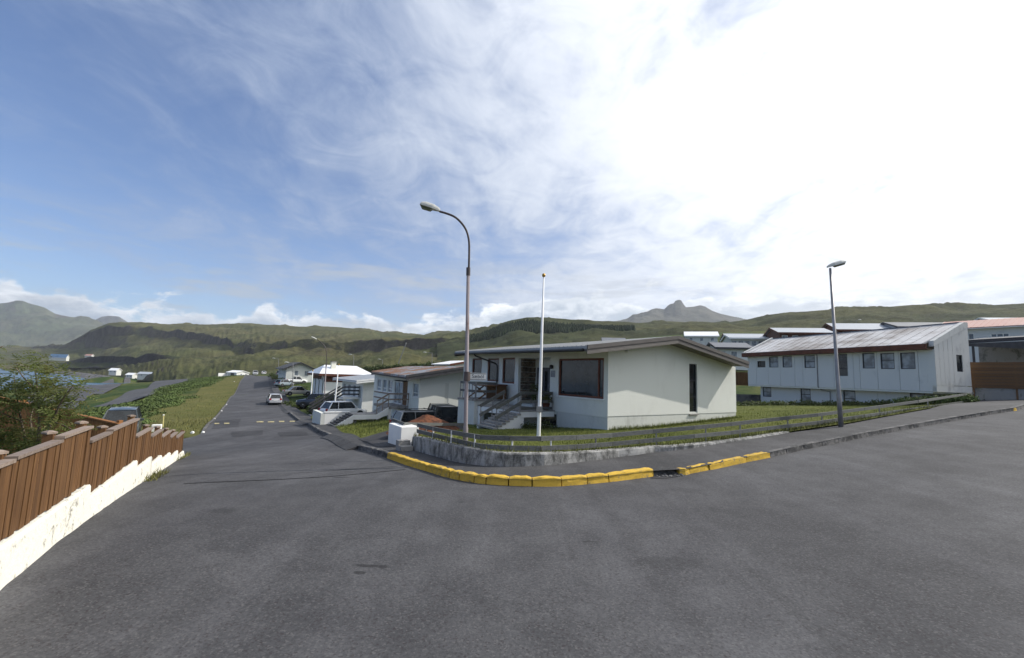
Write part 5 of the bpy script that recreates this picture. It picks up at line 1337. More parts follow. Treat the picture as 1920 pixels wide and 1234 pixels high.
# ---- timber fence on its white plinth, left
def timber_fence():
    ang = math.degrees(math.atan2(FD.y, FD.x)); F = Frame(FENCE0, ang); hx = lambda px, py, v=0.0: F.hit(px, py, 1, v)   # local x runs along the fence, y to the garden
    t = thing('timber_fence', 'brown vertical board fence stepping downhill on a white plinth wall', 'fence', F)
    # plinth sections: (px at start, top), (px at end)
    sec = [((0, 1030), (163, 913)), ((168, 937), (255, 863)), ((257, 880), (282, 859)), ((284, 873), (301, 855)), ((303, 864), (318, 851)), ((319, 859), (331, 849)), ((333, 857), (343, 849))]
    S = []
    for i, (a, b) in enumerate(sec):
        p, q = hx(*a), hx(*b); S.append([p.x, q.x, .5*(p.z+q.z)])
    S[0][0] = -4.5
    for i in range(len(S)-1): S[i][1] = S[i+1][0]
    S[-1][1] = FLEN+.25
    z0 = lambda x: H(*F.wor((x, 0, 0)).xy)-F.o.z
    for a, b, z in S:
        m = MB(); n = max(3, int((b-a)/.25)); k = 6
        for i in range(n+1):
            x = a+.003+(b-a-.006)*i/n; g = z0(x); jz = .012*fbm(x*3, 1, 2, 3)*(0 < i < n); jy = .010*fbm(x*4, 5, 2, 3)
            for y, zz in ((-.03+jy, g-.2), (-.025+jy, g+.06), (0+jy, z-.03+jz), (.02, z+jz), (.2, z), (.2, g-.2)): m.v.append((x, y, zz))
        for i in range(n):
            for j in range(k-1): m.f.append((i*k+j, (i+1)*k+j, (i+1)*k+j+1, i*k+j+1))
        m.f.append(tuple(range(k))); m.f.append(tuple(n*k+j for j in range(k)))
        m.build('plinth', M['plinth'], t)
    # board panels: left px + top, right px
    pan = [((0, 880), (30, 866)), ((39, 860), (121, 829)), ((126, 821), (176, 803)), ((177, 827), (214, 814)), ((216, 808), (264, 787)), ((261, 821), (285, 805)), ((288, 820), (306, 808)), ((308, 820), (321, 811)), ((323, 821), (334, 813)), ((335, 821), (345, 814))]
    Q = []
    for a, b in pan:
        p, q = hx(*a), hx(*b); Q.append([p.x, q.x, .5*(p.z+q.z)])
    Q[0][0] = -2.0; Q.insert(0, [-4.5, -2.0, Q[0][2]+.05])
    for i in range(len(Q)-1): Q[i][1] = Q[i+1][0]
    Q[-1][1] = FLEN+.2
    bot = lambda x: next((z for a, b, z in S if a <= x < b), S[-1][2])
    for a, b, z in Q:
        n = max(1, round((b-a-.02)/.128)); w = (b-a-.02)/n
        for i in range(n):
            xa = a+.01+w*i; xm = xa+w/2; j = random.uniform(-.011, .011); lo = bot(xm)+random.uniform(.008, .03)
            MB().box(xa+.006, xa+w-.006, .055+j, .078+j, lo, z-.012).build('board', M['fence'], t)
        mm = MB(); mm.box(a+.01, b-.01, .08, .12, bot((a+b)/2)+.2, bot((a+b)/2)+.3); mm.build('cross_rail', M['fence'], t)
        mm = MB(); mm.box(a+.01, b-.01, .08, .12, z-.25, z-.15); mm.build('cross_rail', M['fence'], t)
        c = MB(); c.box(a-.0, b-.03, .02, .13, z-.010, z+.028); c.build('cap_rail', M['cap'], t)
    for i, (a, b, z) in enumerate(Q[1:]):
        zz = max(z, Q[i][2]); p = MB(); p.box(a-.05, a+.05, .125, .225, bot(a)-.02, zz+.06); po = p.build('post', M['fence'], t)
        c = MB(); c.lathe((a, .175, zz+.061), [(.080, 0), (.080, .022), (.03, .04)], 4); c.build('post_cap', M['cap'], po)
    b = FLEN+.2; p = MB(); p.box(b-.05, b+.05, .06, .16, 0-1.2, Q[-1][2]+.06); po = p.build('post', M['fence'], t)
    return F
TF = timber_fence()
def garden_fence():
    a, b = P(88, 765, 13.2), P(240, 799, 12.1); d = b-a; ang = math.degrees(math.atan2(d.y, d.x)); F = Frame((a.x, a.y, a.z), ang); L = d.xy.length; dz = d.z
    t = thing('garden_fence', 'orange brown board fence with sloping cap behind the leafy tree', 'fence', F)
    n = int((L+4)/.14)
    for i in range(n):
        x = -4+.14*i; zt = dz*x/L
        j = random.uniform(-.004, .004); MB().hexa([(x+.006, j, -1.9), (x+.134, j, -1.9), (x+.134, .022+j, -1.9), (x+.006, .022+j, -1.9)], [(x+.006, j, zt-.02), (x+.134, j, zt-.02+dz*.128/L), (x+.134, .022+j, zt-.02+dz*.128/L), (x+.006, .022+j, zt-.02)]).build('board', M['fence2'], t)
    MB().bar((-4, .01, -4*dz/L), (L, .01, dz), .12, .04).build('cap_rail', M['fence2'], t)
    for k in range(4):
        x = -3.5+2.2*k; MB().box(x-.05, x+.05, .03, .13, -2.0, dz*x/L+.08).build('post', M['fence2'], t)
garden_fence()

# ---- lamps, poles
def lamp_post(base, top, arm, label, group=None, r0=.060, r1=.046, detail=True):
    """curved-arm lamp: base and knee points, arm points leading to the head"""
    t = thing('street_lamp', label, 'street lamp', Frame(base), group); b = Vector(base)
    L = [Vector(p)-b for p in ([base, top])]
    mid = L[0].lerp(L[1], .74)
    MB().tube([L[0]-Vector((0, 0, .1)), L[0].lerp(L[1], .12), L[0].lerp(L[1], .13), mid], [r0*1.25, r0*1.2, r0, r0*.85], 12).build('pole', M['pole'], t, smooth=True)
    A = [mid]+[Vector(p)-b for p in arm]
    MB().tube(smooth_line(A, 2), r1*.72, 10).build('arm', M['dpole'], t, smooth=True)
    MB().tube([mid-(L[1]-L[0]).normalized()*.08, mid+(L[1]-L[0]).normalized()*.16], r0*1.05, 12).build('collar', M['dpole'], t)
    return t, A, b
def lamp_head(t, p, d, length, wid, hgt, tilt=None):
    """housing with flat underside lens; p is the neck, d the direction of the head"""
    d = Vector(d).normalized(); s = d.cross(Vector((0, 0, 1))).normalized(); u = s.cross(d)
    m = MB(); st = [(0, .35, .45), (.12, .55, .7), (.35, .9, .95), (.75, 1.0, 1.0), (.95, .9, .8), (1.0, .7, .5)]
    k = 8
    for f_, w, h in st:
        for j in range(k):
            a = math.pi*j/(k-1); q = p+d*length*f_+s*(-math.cos(a))*wid/2*w+u*math.sin(a)*hgt*h; m.v.append(tuple(q))
    for i in range(len(st)-1):
        for j in range(k-1): m.f.append((i*k+j, i*k+j+1, (i+1)*k+j+1, (i+1)*k+j))
        m.f.append((i*k, (i+1)*k, (i+1)*k+k-1, i*k+k-1))
    m.f.append(tuple(range(k))); m.f.append(tuple((len(st)-1)*k+j for j in range(k)))
    h_ = m.build('lamp_head', M['lampshell'], t, smooth=False)
    m = MB(); c = [p+d*length*f_+s*sg*wid*.38*w-u*dz for f_, w, dz, sg in ((.38, .9, .005, -1), (.38, .9, .005, 1), (.94, .9, .005, 1), (.94, .9, .005, -1))]
    c2 = [p+d*length*f_+s*sg*wid*.28*w-u*hgt*.45 for f_, w, sg in ((.45, .9, -1), (.45, .9, 1), (.88, .9, 1), (.88, .9, -1))]
    m.hexa(c2, c); m.build('lens', M['lampglass'], h_)
    return h_
zb = 12.4
base = cast(872, 862, H, PAV); zb = base.y
knee = P(879.8, 452, zb)
arm = [P(878.5, 525, zb), P(880, 470, zb), P(879.6, 450, zb), P(875, 432, zb), P(866, 418.5, zb), P(854, 407, zb), P(840, 401, zb), P(824, 396.5, zb)]
t1, A1, b1 = lamp_post(base, P(880, 396, zb), arm, 'tall street lamp with curved arm and street name sign on the corner pavement')
lamp_head(t1, A1[-1], P(788, 386, zb)-P(824, 397, zb), .62, .25, .17)
# street name plate clamped to the pole
def name_sign():
    c = P(875.5, 706, zb); F = Frame(c, 8); t = thing('street_sign', 'small white street name sign clamped to the tall lamp post', 'street sign', F)
    MB().box(.07, .57, -.012, .012, -.10, .115).build('sign_plate', M['plate'], t)
    MB().tube([(0, 0, -.13), (0, 0, .14)], .10, 12).build('clamp', M['dpole'], t)
    cu = bpy.data.curves.new('lettering', 'FONT'); cu.body = 'Sæból'; cu.size = .15; cu.align_x = 'CENTER'; cu.align_y = 'CENTER'; cu.extrude = .001
    o = bpy.data.objects.new('lettering_curve', cu); COL.objects.link(o); dg = bpy.context.evaluated_depsgraph_get(); me = bpy.data.meshes.new_from_object(o.evaluated_get(dg)); bpy.data.objects.remove(o)
    me.materials.clear(); me.materials.append(M['black']); l = bpy.data.objects.new('lettering', me); COL.objects.link(l); l.parent = t; l.location = (.32, -.0145, .01); l.rotation_euler = (R(90), 0, 0)
    f = MB(); f.box(.085, .555, -.0145, -.0125, .085, .10); f.box(.085, .555, -.0145, -.0125, -.085, -.07); f.build('sign_border', M['black'], t)
name_sign()
base2 = cast(1577, 801, H, PAV); z2 = base2.y
top2 = P(1556.5, 503, z2)
t2 = thing('street_lamp', 'straight grey street lamp by the rail fence before the long building', 'street lamp', Frame(base2))
MB().tube([Vector((0, 0, -.1)), (top2-base2)*.2, (top2-base2)*.21, top2-base2], [.085, .082, .07, .042], 12).build('pole', M['metal'], t2, smooth=True)
lamp_head(t2, top2-base2+Vector((-.1, 0, .02)), P(1586, 488, z2)-P(1554, 497, z2), .74, .28, .15)

def flagpole(px, pyb, pyt, z, label, r=.05, off=0, pxt=None, ball=True, group=None, matl='flag', name='flagpole', cat='flagpole'):
    b = P(px, pyb, z) if z else None
    t = thing(name, label, cat, Frame(b), group); top = P(pxt or px, pyt, z)-b
    MB().tube([Vector((0, 0, -.3)), top*.05, top*.5, top], [r*1.15, r*1.1, r*.85, r*.45], 10).build('pole', M[matl], t, smooth=True)
    if ball: MB().lathe(top, [(.01, -.02), (r*.8, .0), (r*1.05, r*.9), (r*.8, r*1.7), (.01, r*2)], 10).build('ball', M['gold'], t, smooth=True)
    return t
fz = 15.2
fp = flagpole(1009.5, 826, 519, fz, 'tall white flagpole with gilded ball on the corner house lawn', .062, pxt=1019.5)
MB().lathe((0, 0, 0), [(.16, -.2), (.16, .05), (.10, .06), (.10, .14)], 12).build('base', M['white2'], fp)
MB().box(-.10, .10, -.12, -.07, .95, 1.15).build('cleat', M['metal'], fp)
flagpole(627, 763, 685, 41, 'white flagpole standing behind the parked white hatchback', .07, pxt=635)
flagpole(583, 740, 696, 56, 'short white flagpole by the red flower boxes of the hip roofed house', .08, pxt=586.5)
b3 = cast(606, 775, H, PAV); z3 = b3.y
arm3 = [P(611.5, 690, z3), P(612.5, 668, z3), P(611.5, 655, z3), P(608, 648, z3), P(602, 642, z3), P(594, 636.5, z3)]
t3, A3, b3_ = lamp_post(b3, P(613.5, 655, z3), arm3, 'curved arm street lamp beside the white block wall of the rusty roofed house', None, .06, .05)
lamp_head(t3, A3[-1], P(583, 632, z3)-P(594, 636.5, z3), .62, .24, .10)
for (px, pyb, pyt, hx0, z, lab) in ((549, 748, 680, -7, 78, 'thin street lamp beside the pale grey house far along the street'), (522, 715, 672, -6, 125, 'thin street lamp at the far end of the house row'), (663, 693, 665, -3, 110, 'slim lamp post on the slope left of the hedge bank'),
        (717, 692, 674, -3, 120, 'slim lamp post in the middle of the hedge bank'), (810, 688, 661, -10, 105, 'slim lamp post with long arm at the right end of the hedge bank'), (1605, 628, 600, 4, 120, 'slim lamp post on the slope above the grey roof')):
    b = P(px, pyb, z); t = thing('street_lamp', lab, 'street lamp', Frame(b), 'distant slim lamp posts'); top = P(px+.5, pyt+1, z)-b
    MB().tube([(0, 0, -.4), top*.9, top, P(px+hx0, pyt, z)-b], [.08, .06, .05, .04], 6).build('pole', M['metal'], t)
    d = (P(px+hx0, pyt, z)-P(px, pyt, z)); lamp_head(t, P(px+hx0, pyt, z)-b, d if d.length > .1 else Vector((-1, 0, 0)), .8, .3, .16)
b = P(747, 676, 130); t = thing('mast', 'leaning pale mast on the hillside above the hedge bank', 'mast', Frame(b)); MB().tube([(0, 0, -1), P(761, 645, 130)-b], [.16, .14], 6).build('pole', M['metal'], t); MB().tube([(P(761, 645, 130)-b)*.98, (P(761, 645, 130)-b)*1.08], .22, 6).build('tip', M['concrete'], t)
b = cast(305, 801); t = thing('marker_post', 'thin pale yellow marker post standing behind the timber fence', 'post', Frame(b)); MB().tube([(0, 0, -.2), P(306.5, 779, b.y)-b], .05, 7).build('post_shaft', mat('pale_yellow', (.52, .46, .20), .7, .1), t); MB().lathe(P(306.5, 779, b.y)-b, [(.055, 0), (.055, .05), (.03, .07)], 8).build('post_tip', M['white2'], t)
b = cast(293, 808); bo = MB().box(-.25, .25, -.2, .2, -.2, .40).build('utility_box', M['white2'], bevel=.03); bo.location = b; bo.rotation_euler = (0, 0, R(30)); tag(bo, 'pale utility box showing between the fence posts', 'utility box')
# red brown fence and dark wall seen past the corner house
o = P(1378, 719, 50); F = Frame(o, 4); t = thing('board_fence', 'red brown board fence between the corner house and the long building', 'fence', F)
for i in range(22): MB().box(-.4+.15*i, -.4+.15*i+.138, 0, .03, -.2, P(1390, 698, 50).z-o.z).build('board', M['fence'], t)
o = P(1378, 750, 47); F = Frame(o, 6); t = MB().box(-1, 3.2, 0, .3, -.5, .62).build('stone_wall', M['seawall']); t.location = F.o; t.rotation_euler = (0, 0, F.a); tag(t, 'low dark stone wall behind the corner house lawn', 'wall')
# white retaining wall and dark step wall in front of the second house
o = cast(612, 796, H, PAV); F = Frame(o, 34); t = thing('wall_block', 'white parapet wall hiding the parked white hatchback beside the stairs', 'wall', F)
za = F.hit(608, 774, 1, 0).z; xa = F.hit(655, 790, 1, 0).x
MB().box(-.15, xa, 0, .25, -.4, za).build('masonry', M['white2'], t); MB().box(-.42, -.155, 0, 3.0, -.4, za-.03).build('end_wall', M['plinthgrey'], t); MB().box(-.2, xa+.02, -.03, .28, za+.001, za+.05).build('coping', M['white2'], t)

def rubble():
    m = MB(); random.seed(5)
    for _ in range(70):
        p = at_s(kc, ks, random.uniform(J[-1]+.02, J2[0]-.02)); x = p.x+random.uniform(-.05, .1); y = p.y+random.uniform(-.12, .38); r = random.uniform(.015, .06); z = H(x, y)+.03+random.uniform(0, .10)*max(0, (y-p.y+.1))
        m.lathe((x, y, z), [(r*.5, -r*.6), (r, 0), (r*.7, r*.5), (r*.2, r*.7)], 5)
    a, b = J[-1], J2[0]; k = len(m.v)
    for i in range(9):
        p = at_s(kc, ks, a+(b-a)*i/8); g = H(p.x, p.y)
        for d, h in ((-.05, .02), (.06, .06), (.14, .08), (.24, .15), (.34, .17)): m.v.append((p.x, p.y+d, g+h+random.uniform(-.02, .02)))
    for i in range(8):
        for j in range(4): m.f.append((k+i*5+j, k+(i+1)*5+j, k+(i+1)*5+j+1, k+i*5+j+1))
    m.build('broken_asphalt', M['kerb'], kind='stuff')
rubble()
# ------------------------------------------------------------------ cars
def carpaint(name, c):
    return mat(name, c, .30, .05, .6, metal=0, spec=.5, coat=.6)
for n_, c in (('silver', (.42, .43, .45)), ('white', (.68, .69, .70)), ('beige', (.33, .31, .27)), ('navy', (.018, .026, .05)), ('black', (.012, .013, .015)), ('grey', (.16, .17, .18)), ('bluegrey', (.20, .25, .29)), ('darkgreen', (.035, .045, .05))):
    M['car_'+n_] = carpaint('paint_'+n_, c)
M['carglass'] = glass('car_glass', (.015, .018, .02), .05)
def make_car(name, label, cat, at, rot, paint, L=4.2, Wd=1.72, Hh=1.45, kind='hatch', rails=False, group=None):
    """kind: hatch, sedan, estate, suv, pickup. Local +y is forward, origin on the ground under the middle"""
    F = Frame(at, rot); t = thing(name, label, cat, F, group); w = Wd/2; tall = kind in ('suv', 'pickup')
    zs = .22 if not tall else .32; zb = Hh*.60 if not tall else Hh*.58; wr = .31 if not tall else .37
    y0, y1 = -L/2, L/2
    cowl = y1-L*(.27 if kind != 'suv' else .25); ws = cowl-L*.13 if kind != 'suv' else cowl-L*.09
    tail = {'hatch': y0+L*.05, 'estate': y0+L*.03, 'suv': y0+L*.03, 'sedan': y0+L*.20, 'pickup': y0+L*.42}[kind]
    rr = {'hatch': y0+L*.14, 'estate': y0+L*.08, 'suv': y0+L*.05, 'sedan': y0+L*.33, 'pickup': y0+L*.44}[kind]
    hood = zb-.10; deck = zb-.02 if kind == 'sedan' else zb
    st = [(y0, .80, zs+.16, zb*.80), (y0+.06, .93, zs+.05, deck-.05), (y0+.25, .99, zs, deck), (tail, 1, zs, deck if kind == 'sedan' else zb), (0, 1, zs, zb), (cowl, 1, zs, zb-.02), (y1-.55, .98, zs, hood), (y1-.18, .93, zs, hood-.08), (y1-.04, .84, zs+.06, hood-.20), (y1, .76, zs+.14, hood-.34)]
    m = MB(); k = 0
    for y, f, za, zt in st:
        ring = [(w*f*.90, za), (w*f, za+.13), (w*f*1.0, (za+zt)/2+.05), (w*f*.985, zt-.12), (w*f*.93, zt-.03), (w*f*.80, zt)]
        ring = ring+[(-a, b) for a, b in ring[::-1]]; k = len(ring)
        m.v += [(a, y, b) for a, b in ring]
    for i in range(len(st)-1):
        for j in range(k): m.f.append((i*k+j, i*k+(j+1) % k, (i+1)*k+(j+1) % k, (i+1)*k+j))
    m.f.append(tuple(range(k))); m.f.append(tuple((len(st)-1)*k+j for j in range(k-1, -1, -1)))
    body = m.build('body', paint, t, smooth=True)
    e = body.modifiers.new('edge', 'EDGE_SPLIT'); e.split_angle = R(38)
    # glasshouse
    zr = Hh-.05; bw, rw = w*.90, w*.70
    B = [(-bw, tail, zb-.02), (bw, tail, zb-.02), (bw, cowl, zb-.03), (-bw, cowl, zb-.03)]; T = [(-rw, rr, zr), (rw, rr, zr), (rw, ws, zr), (-rw, ws, zr)]
    MB().hexa(B, T).build('windows', M['carglass'], t)
    m = MB(); ys = [rr-.06, rr+.05, (rr+ws)/2, ws-.1, ws+.05]; zz = [zr-.02, zr+.03, zr+.06, zr+.035, zr-.02]; pr = [(-1.03, -.02), (-.9, .55), (-.45, .95), (0, 1), (.45, .95), (.9, .55), (1.03, -.02)]
    for y, z in zip(ys, zz):
        for a, h in pr: m.v.append((a*rw, y, zr-.02+(z-zr+.02)*h))
    n = len(pr)
    for i in range(4):
        for j in range(n-1): m.f.append((i*n+j, i*n+j+1, (i+1)*n+j+1, (i+1)*n+j))
    m.build('roof', paint, t, smooth=True)
    pw = .07
    for (a, b, wd) in ((B[0], T[0], .13), (B[1], T[1], .13), (B[2], T[2], pw), (B[3], T[3], pw)):
        MB().bar(Vector(a)*1.006, Vector(b)+Vector((0, 0, .01)), wd, .05, (0, 1, 0)).build('pillar', paint, t)
    for s in (-1, 1):
        for f_ in ((.45,) if kind in ('pickup',) else (.38, .68)):
            yb = cowl+(tail-cowl)*f_; yt = ws+(rr-ws)*f_; MB().bar((s*bw*1.004, yb, zb-.02), (s*rw*1.01, yt, zr), .05, .03, (1, 0, 0)).build('pillar', M['black'] if f_ < .5 else paint, t)
        MB().box(min(s*(w*.9), s*(w+.16)), max(s*(w*.9), s*(w+.16)), cowl-.22, cowl-.12, zb-.0, zb+.13).build('mirror', paint, t)
        for y in (y0+L*.19, y1-L*.20):
            a = MB(); a.lathe((s*(w-.10), y, wr), [(wr+.06, 0), (wr+.05, .112*s)], 20, 0); a.build('wheel_arch', M['black'], t)
            tb = MB().lathe((s*(w-.19), y, wr), [(wr*.9, 0), (wr, .04*s), (wr, .17*s), (wr*.93, .205*s), (wr*.66, .205*s)], 20, 0).build('wheel', M['rubber'], t)
            MB().lathe((s*(w-.19), y, wr), [(wr*.64, .18*s), (wr*.64, .207*s), (wr*.5, .195*s), (wr*.14, .21*s)], 14, 0).build('rim', M['rim'], tb)
        MB().box(*sorted((s*w*.52, s*w*.86)), y1-.16, y1-.015, hood-.30, hood-.14).build('headlight', M['lens'], t)
        MB().box(*sorted((s*w*(.62 if not tall else .78), s*w*.90)), y0-.005, y0+.10, zb*.86-.10, zb*.86+(.12 if not tall else .16)).build('tail_light', M['red'], t)
    MB().box(-w*.86, w*.86, y0-.04, y0+.05, zs+.10, zs+.28).build('bumper', M['black'] if tall else paint, t)
    MB().box(-w*.80, w*.80, y1-.05, y1+.035, zs+.10, zs+.26).build('bumper', M['black'] if tall else paint, t)
    MB().box(-.26, .26, y0-.046, y0-.041, zs+.32, zs+.43).build('number_plate', M['plate'], t)
    MB().box(-.26, .26, y1+.036, y1+.041, zs+.13, zs+.24).build('number_plate', M['plate'], t)
    MB().box(-w*.5, w*.5, y1-.06, y1+.012, hood-.36, hood-.22).build('grille', M['black'], t)
    if rails:
        for s in (-1, 1): MB().tube([(s*rw*.9, rr+.1, zr+.09), (s*rw*.9, ws-.1, zr+.09)], .022, 6).build('roof_rail', M['black'], t)
        for y in (rr+.5, ws-.5): MB().bar((-rw*.95, y, zr+.12), (rw*.95, y, zr+.12), .05, .035).build('roof_bar', M['black'], t)
    if kind == 'suv': MB().lathe((0, y0-.05, zb*.80), [(.33, 0), (.34, -.12), (.28, -.16)], 18, 1).build('spare_wheel', M['rubber'], t)
    if kind == 'pickup':
        MB().box(-w*.8, w*.8, y0+.25, tail-.1, zb-.012, zb+.004).build('load_bed', M['black'], t)
    return t
def gp(px, z, py=740):
    p = P(px, py, z); return Vector((p.x, p.y, H(p.x, p.y)+.03+.0004*p.xy.length))
CG = 'cars parked in the drives along the street'
make_car('car', 'silver hatchback driving away down the middle of the street', 'car', gp(515, 63), 33, M['car_silver'], 4.1, 1.7, 1.45, 'hatch')
make_car('car', 'silver grey tall car at the far end of the street', 'car', gp(475, 168), 210, M['car_silver'], 4.5, 1.8, 1.75, 'estate')
make_car('car', 'low pale car at the far end of the street, right of the taller one', 'car', gp(491, 186), 30, M['car_white'], 4.3, 1.7, 1.4, 'sedan')
make_car('car', 'beige saloon car parked in a drive beyond the dark blue car', 'car', gp(558, 72) + Vector((0, 0, .1)), -50, M['car_beige'], 4.4, 1.72, 1.45, 'sedan', group=CG)
make_car('car', 'dark blue off road car with bonnet towards the street', 'car', gp(594, 56)+Vector((0, 0, .1)), 100, M['car_navy'], 4.4, 1.75, 1.7, 'estate', group=CG)
make_car('car', 'blue grey hatchback parked beside the white pickup far along the street', 'car', gp(531, 98)+Vector((0, 0, .1)), -20, M['car_bluegrey'], 4.0, 1.7, 1.45, 'hatch', group=CG)
make_car('pickup_truck', 'white pickup truck parked before the pale grey house far along the street', 'pickup', gp(553, 101)+Vector((0, 0, .1)), -40, M['car_white'], 4.7, 1.75, 1.65, 'pickup', group=CG)
make_car('car', 'grey estate car parked furthest along the house row', 'car', gp(530, 124)+Vector((0, 0, .1)), -20, M['car_grey'], 4.3, 1.7, 1.5, 'estate', group=CG)
make_car('car', 'white hatchback parked behind the white parapet wall', 'car', gp(646, 40)+Vector((0, 0, .1)), -40, M['car_white'], 3.9, 1.68, 1.48, 'hatch', group=CG)
q = P(803, 767, 28)
make_car('car', 'grey estate car with roof bars behind the soil heap', 'car', Vector((q.x, q.y, q.z-1.56)), -56, M['car_grey'], 4.4, 1.72, 1.5, 'estate', True, group=CG)
q = P(828, 756, 29)
make_car('car', 'boxy black off road car parked against the terrace of the corner house', 'car', Vector((q.x, q.y, q.z-1.87)), 20, M['car_black'], 4.3, 1.75, 1.85, 'suv', group=CG)
q = P(230, 770, 27.5); zz = P(230, 766, 27.5).z-1.72
make_car('car', 'dark car seen windscreen first beyond the timber fence', 'car', Vector((q.x, q.y, zz)), 218, M['car_darkgreen'], 4.4, 1.85, 1.72, 'estate')

# ------------------------------------------------------------------ plants
def pinnate(n_leaf, blobs, size, seed):
    """compound leaves: a bent spray of leaflets each"""
    r = np.random.default_rng(seed); w = np.array([b[3]*b[4]*b[5] for b in blobs]); w = w/w.sum(); m = MB()
    for i in r.choice(len(blobs), n_leaf, p=w):
        b = blobs[i]; d = r.normal(size=3); d /= np.linalg.norm(d); p = Vector(b[:3])+Vector(d*np.array(b[3:6]))*(r.random()**.5)*r.uniform(.75, 1.2)
        ax = Vector((d[0]+r.normal()*.6, d[1]+r.normal()*.6, d[2]*.4+r.normal()*.35-.1)).normalized()
        sd = ax.cross(Vector((r.normal()*.3, r.normal()*.3, 1))).normalized(); up = sd.cross(ax); L = size*r.uniform(.6, 1.25)
        for k in range(5):
            f = .15+.85*k/4; c = p+ax*L*f-up*L*.22*f*f
            for s in ((-1, 1) if k < 4 else (0,)):
                q = sd*s+ax*(.45 if s else 1.0); q.normalize(); ll = L*.42*(1-.25*f); ww = q.cross(up).normalized()*ll*.20
                v = len(m.v); t_ = c+q*ll-up*ll*.18
                m.v += [tuple(c), tuple(c+q*ll*.5+ww), tuple(t_), tuple(c+q*ll*.5-ww)]; m.f.append((v, v+1, v+2, v+3))
    return m
def leafy_tree():
    z = 9.6; o = P(68, 850, z); o.z = H(o.x, o.y); t = thing('tree', 'leafy young rowan tree growing behind the brown timber fence', 'tree', Frame(o))
    at = lambda px, py, dz=0: P(px, py, z+dz)-o
    stems = [[(0, 0, -.1), at(72, 830), at(74, 780), at(70, 735), at(66, 690)], [(.1, .1, -.1), at(48, 825, .3), at(40, 790, .3), at(32, 750, .4), at(26, 705, .5)], [(-.1, 0, -.1), at(84, 825, -.3), at(98, 790, -.3), at(116, 750, -.4), at(138, 722, -.5)], [(0, .1, -.1), at(60, 825, .6), at(56, 770, .7), at(88, 720, .8)],
             [at(74, 780), at(100, 765, .2), at(130, 758, .3), at(148, 745, .3)], [at(40, 790, .3), at(15, 780, .1), at(-12, 765, 0)], [at(70, 735), at(50, 715, -.2), at(30, 690, -.3)], [at(98, 790, -.3), at(125, 800, -.4), at(145, 812, -.4)]]
    m = MB()
    for i, s in enumerate(stems): m.tube(smooth_line([Vector(p) for p in s], 1), list(np.linspace(.034 if i < 4 else .016, .007, len(smooth_line([Vector(p) for p in s], 1)))), 7)
    m.build('trunk', M['bark'], t, smooth=True)
    B = []
    for px, py, r_, dz in ((72, 668, .16, 0), (75, 685, .22, 0), (50, 682, .20, .2), (92, 682, .16, -.1), (98, 705, .26, -.2), (30, 715, .30, .4), (70, 722, .32, .2), (118, 722, .26, -.3), (140, 730, .18, -.4), (5, 735, .30, .2), (48, 752, .34, .3), (95, 750, .32, 0), (150, 745, .14, .2), (125, 762, .24, .1), (-25, 790, .28, 0), (20, 800, .22, .1), (112, 785, .28, -.3), (66, 800, .24, .5), (140, 805, .22, -.4), (90, 825, .38, 0), (20, 830, .36, .2), (-30, 820, .4, .2), (130, 835, .24, -.4), (55, 845, .3, .2), (-60, 720, .35, 0), (-70, 780, .5, 0)):
        p = at(px, py, dz); B.append((p.x, p.y, p.z, r_*1.05, r_*1.05, r_*.8))
    pinnate(1050, B, .25, 3).build('crown', M['leafa'], t)
    pinnate(430, B, .23, 8).build('crown', M['leafb'], t)
leafy_tree()
def overhang_tree():
    z = 8.0; o = P(-60, 800, z); o.z = H(o.x, o.y); t = thing('tree', 'tip of a second leafy tree at the left edge above the fence', 'tree', Frame(o)); at = lambda px, py: P(px, py, z)-o
    MB().tube([(0, 0, -.1), at(-45, 720), at(-20, 660), at(4, 650)], [.05, .04, .02, .008], 7).build('trunk', M['bark'], t, smooth=True)
    B = [(*at(2, 650), .10, .10, .06), (*at(-30, 665), .25, .25, .2), (*at(-60, 690), .4, .4, .3), (*at(-80, 740), .5, .5, .4)]
    pinnate(260, B, .17, 5).build('crown', M['leafa'], t)
overhang_tree()
def shrub(label, pts, n, size, material, name='hedge', cat='hedge', seed=1, group=None):
    """pts: (px, py, z, half width, half height) blobs"""
    W_ = [P(a, b, c) for a, b, c, _, _ in pts]; o = sum(W_, Vector())/len(W_); o.z = min(p.z-q[4] for p, q in zip(W_, pts)); t = thing(name, label, cat, Frame(o), group)
    B = []
    for p, q in zip(W_, pts): B.append((*(p-o), q[3], q[3], q[4]))
    leaf_mesh(B, n, size, seed).build('foliage', material, t)
    m = MB()
    for b in B: m.tube([(b[0], b[1], b[2]-b[5]*1.1), (b[0]+b[3]*.2, b[1], b[2]+b[5]*.4)], [.03, .015], 5)
    m.build('stems', M['bark'], t, kind='stuff')
    return t
hp = [(x, 760+math.sin(x*.09)*1.2+(x-1400)*.004, 37-(x-1400)*.018, .75+.2*math.sin(x*.21), .34+.08*math.sin(x*.13)) for x in range(1388, 1672, 9)]
shrub('long low green hedge in front of the long white building', hp, 9000, .16, M['hedge'], seed=2)
hp = [(x, 753-(x-1690)*.045, 30.5-(x-1690)*.012, .55, .30) for x in range(1690, 1825, 9)]
shrub('ragged low shrubs by the rail fence at the right end of the long building', hp, 3500, .14, M['weed'], seed=3, name='shrub_border', cat='shrubs')
hp = [(x, 693.5-(x-690)*.052+math.sin(x*.2), 112-(x-690)*.03, 1.6, 1.0) for x in range(688, 872, 6)]
shrub('dark hedge line running along the green bank above the second house', hp, 6000, .55, M['hedge'], seed=4)
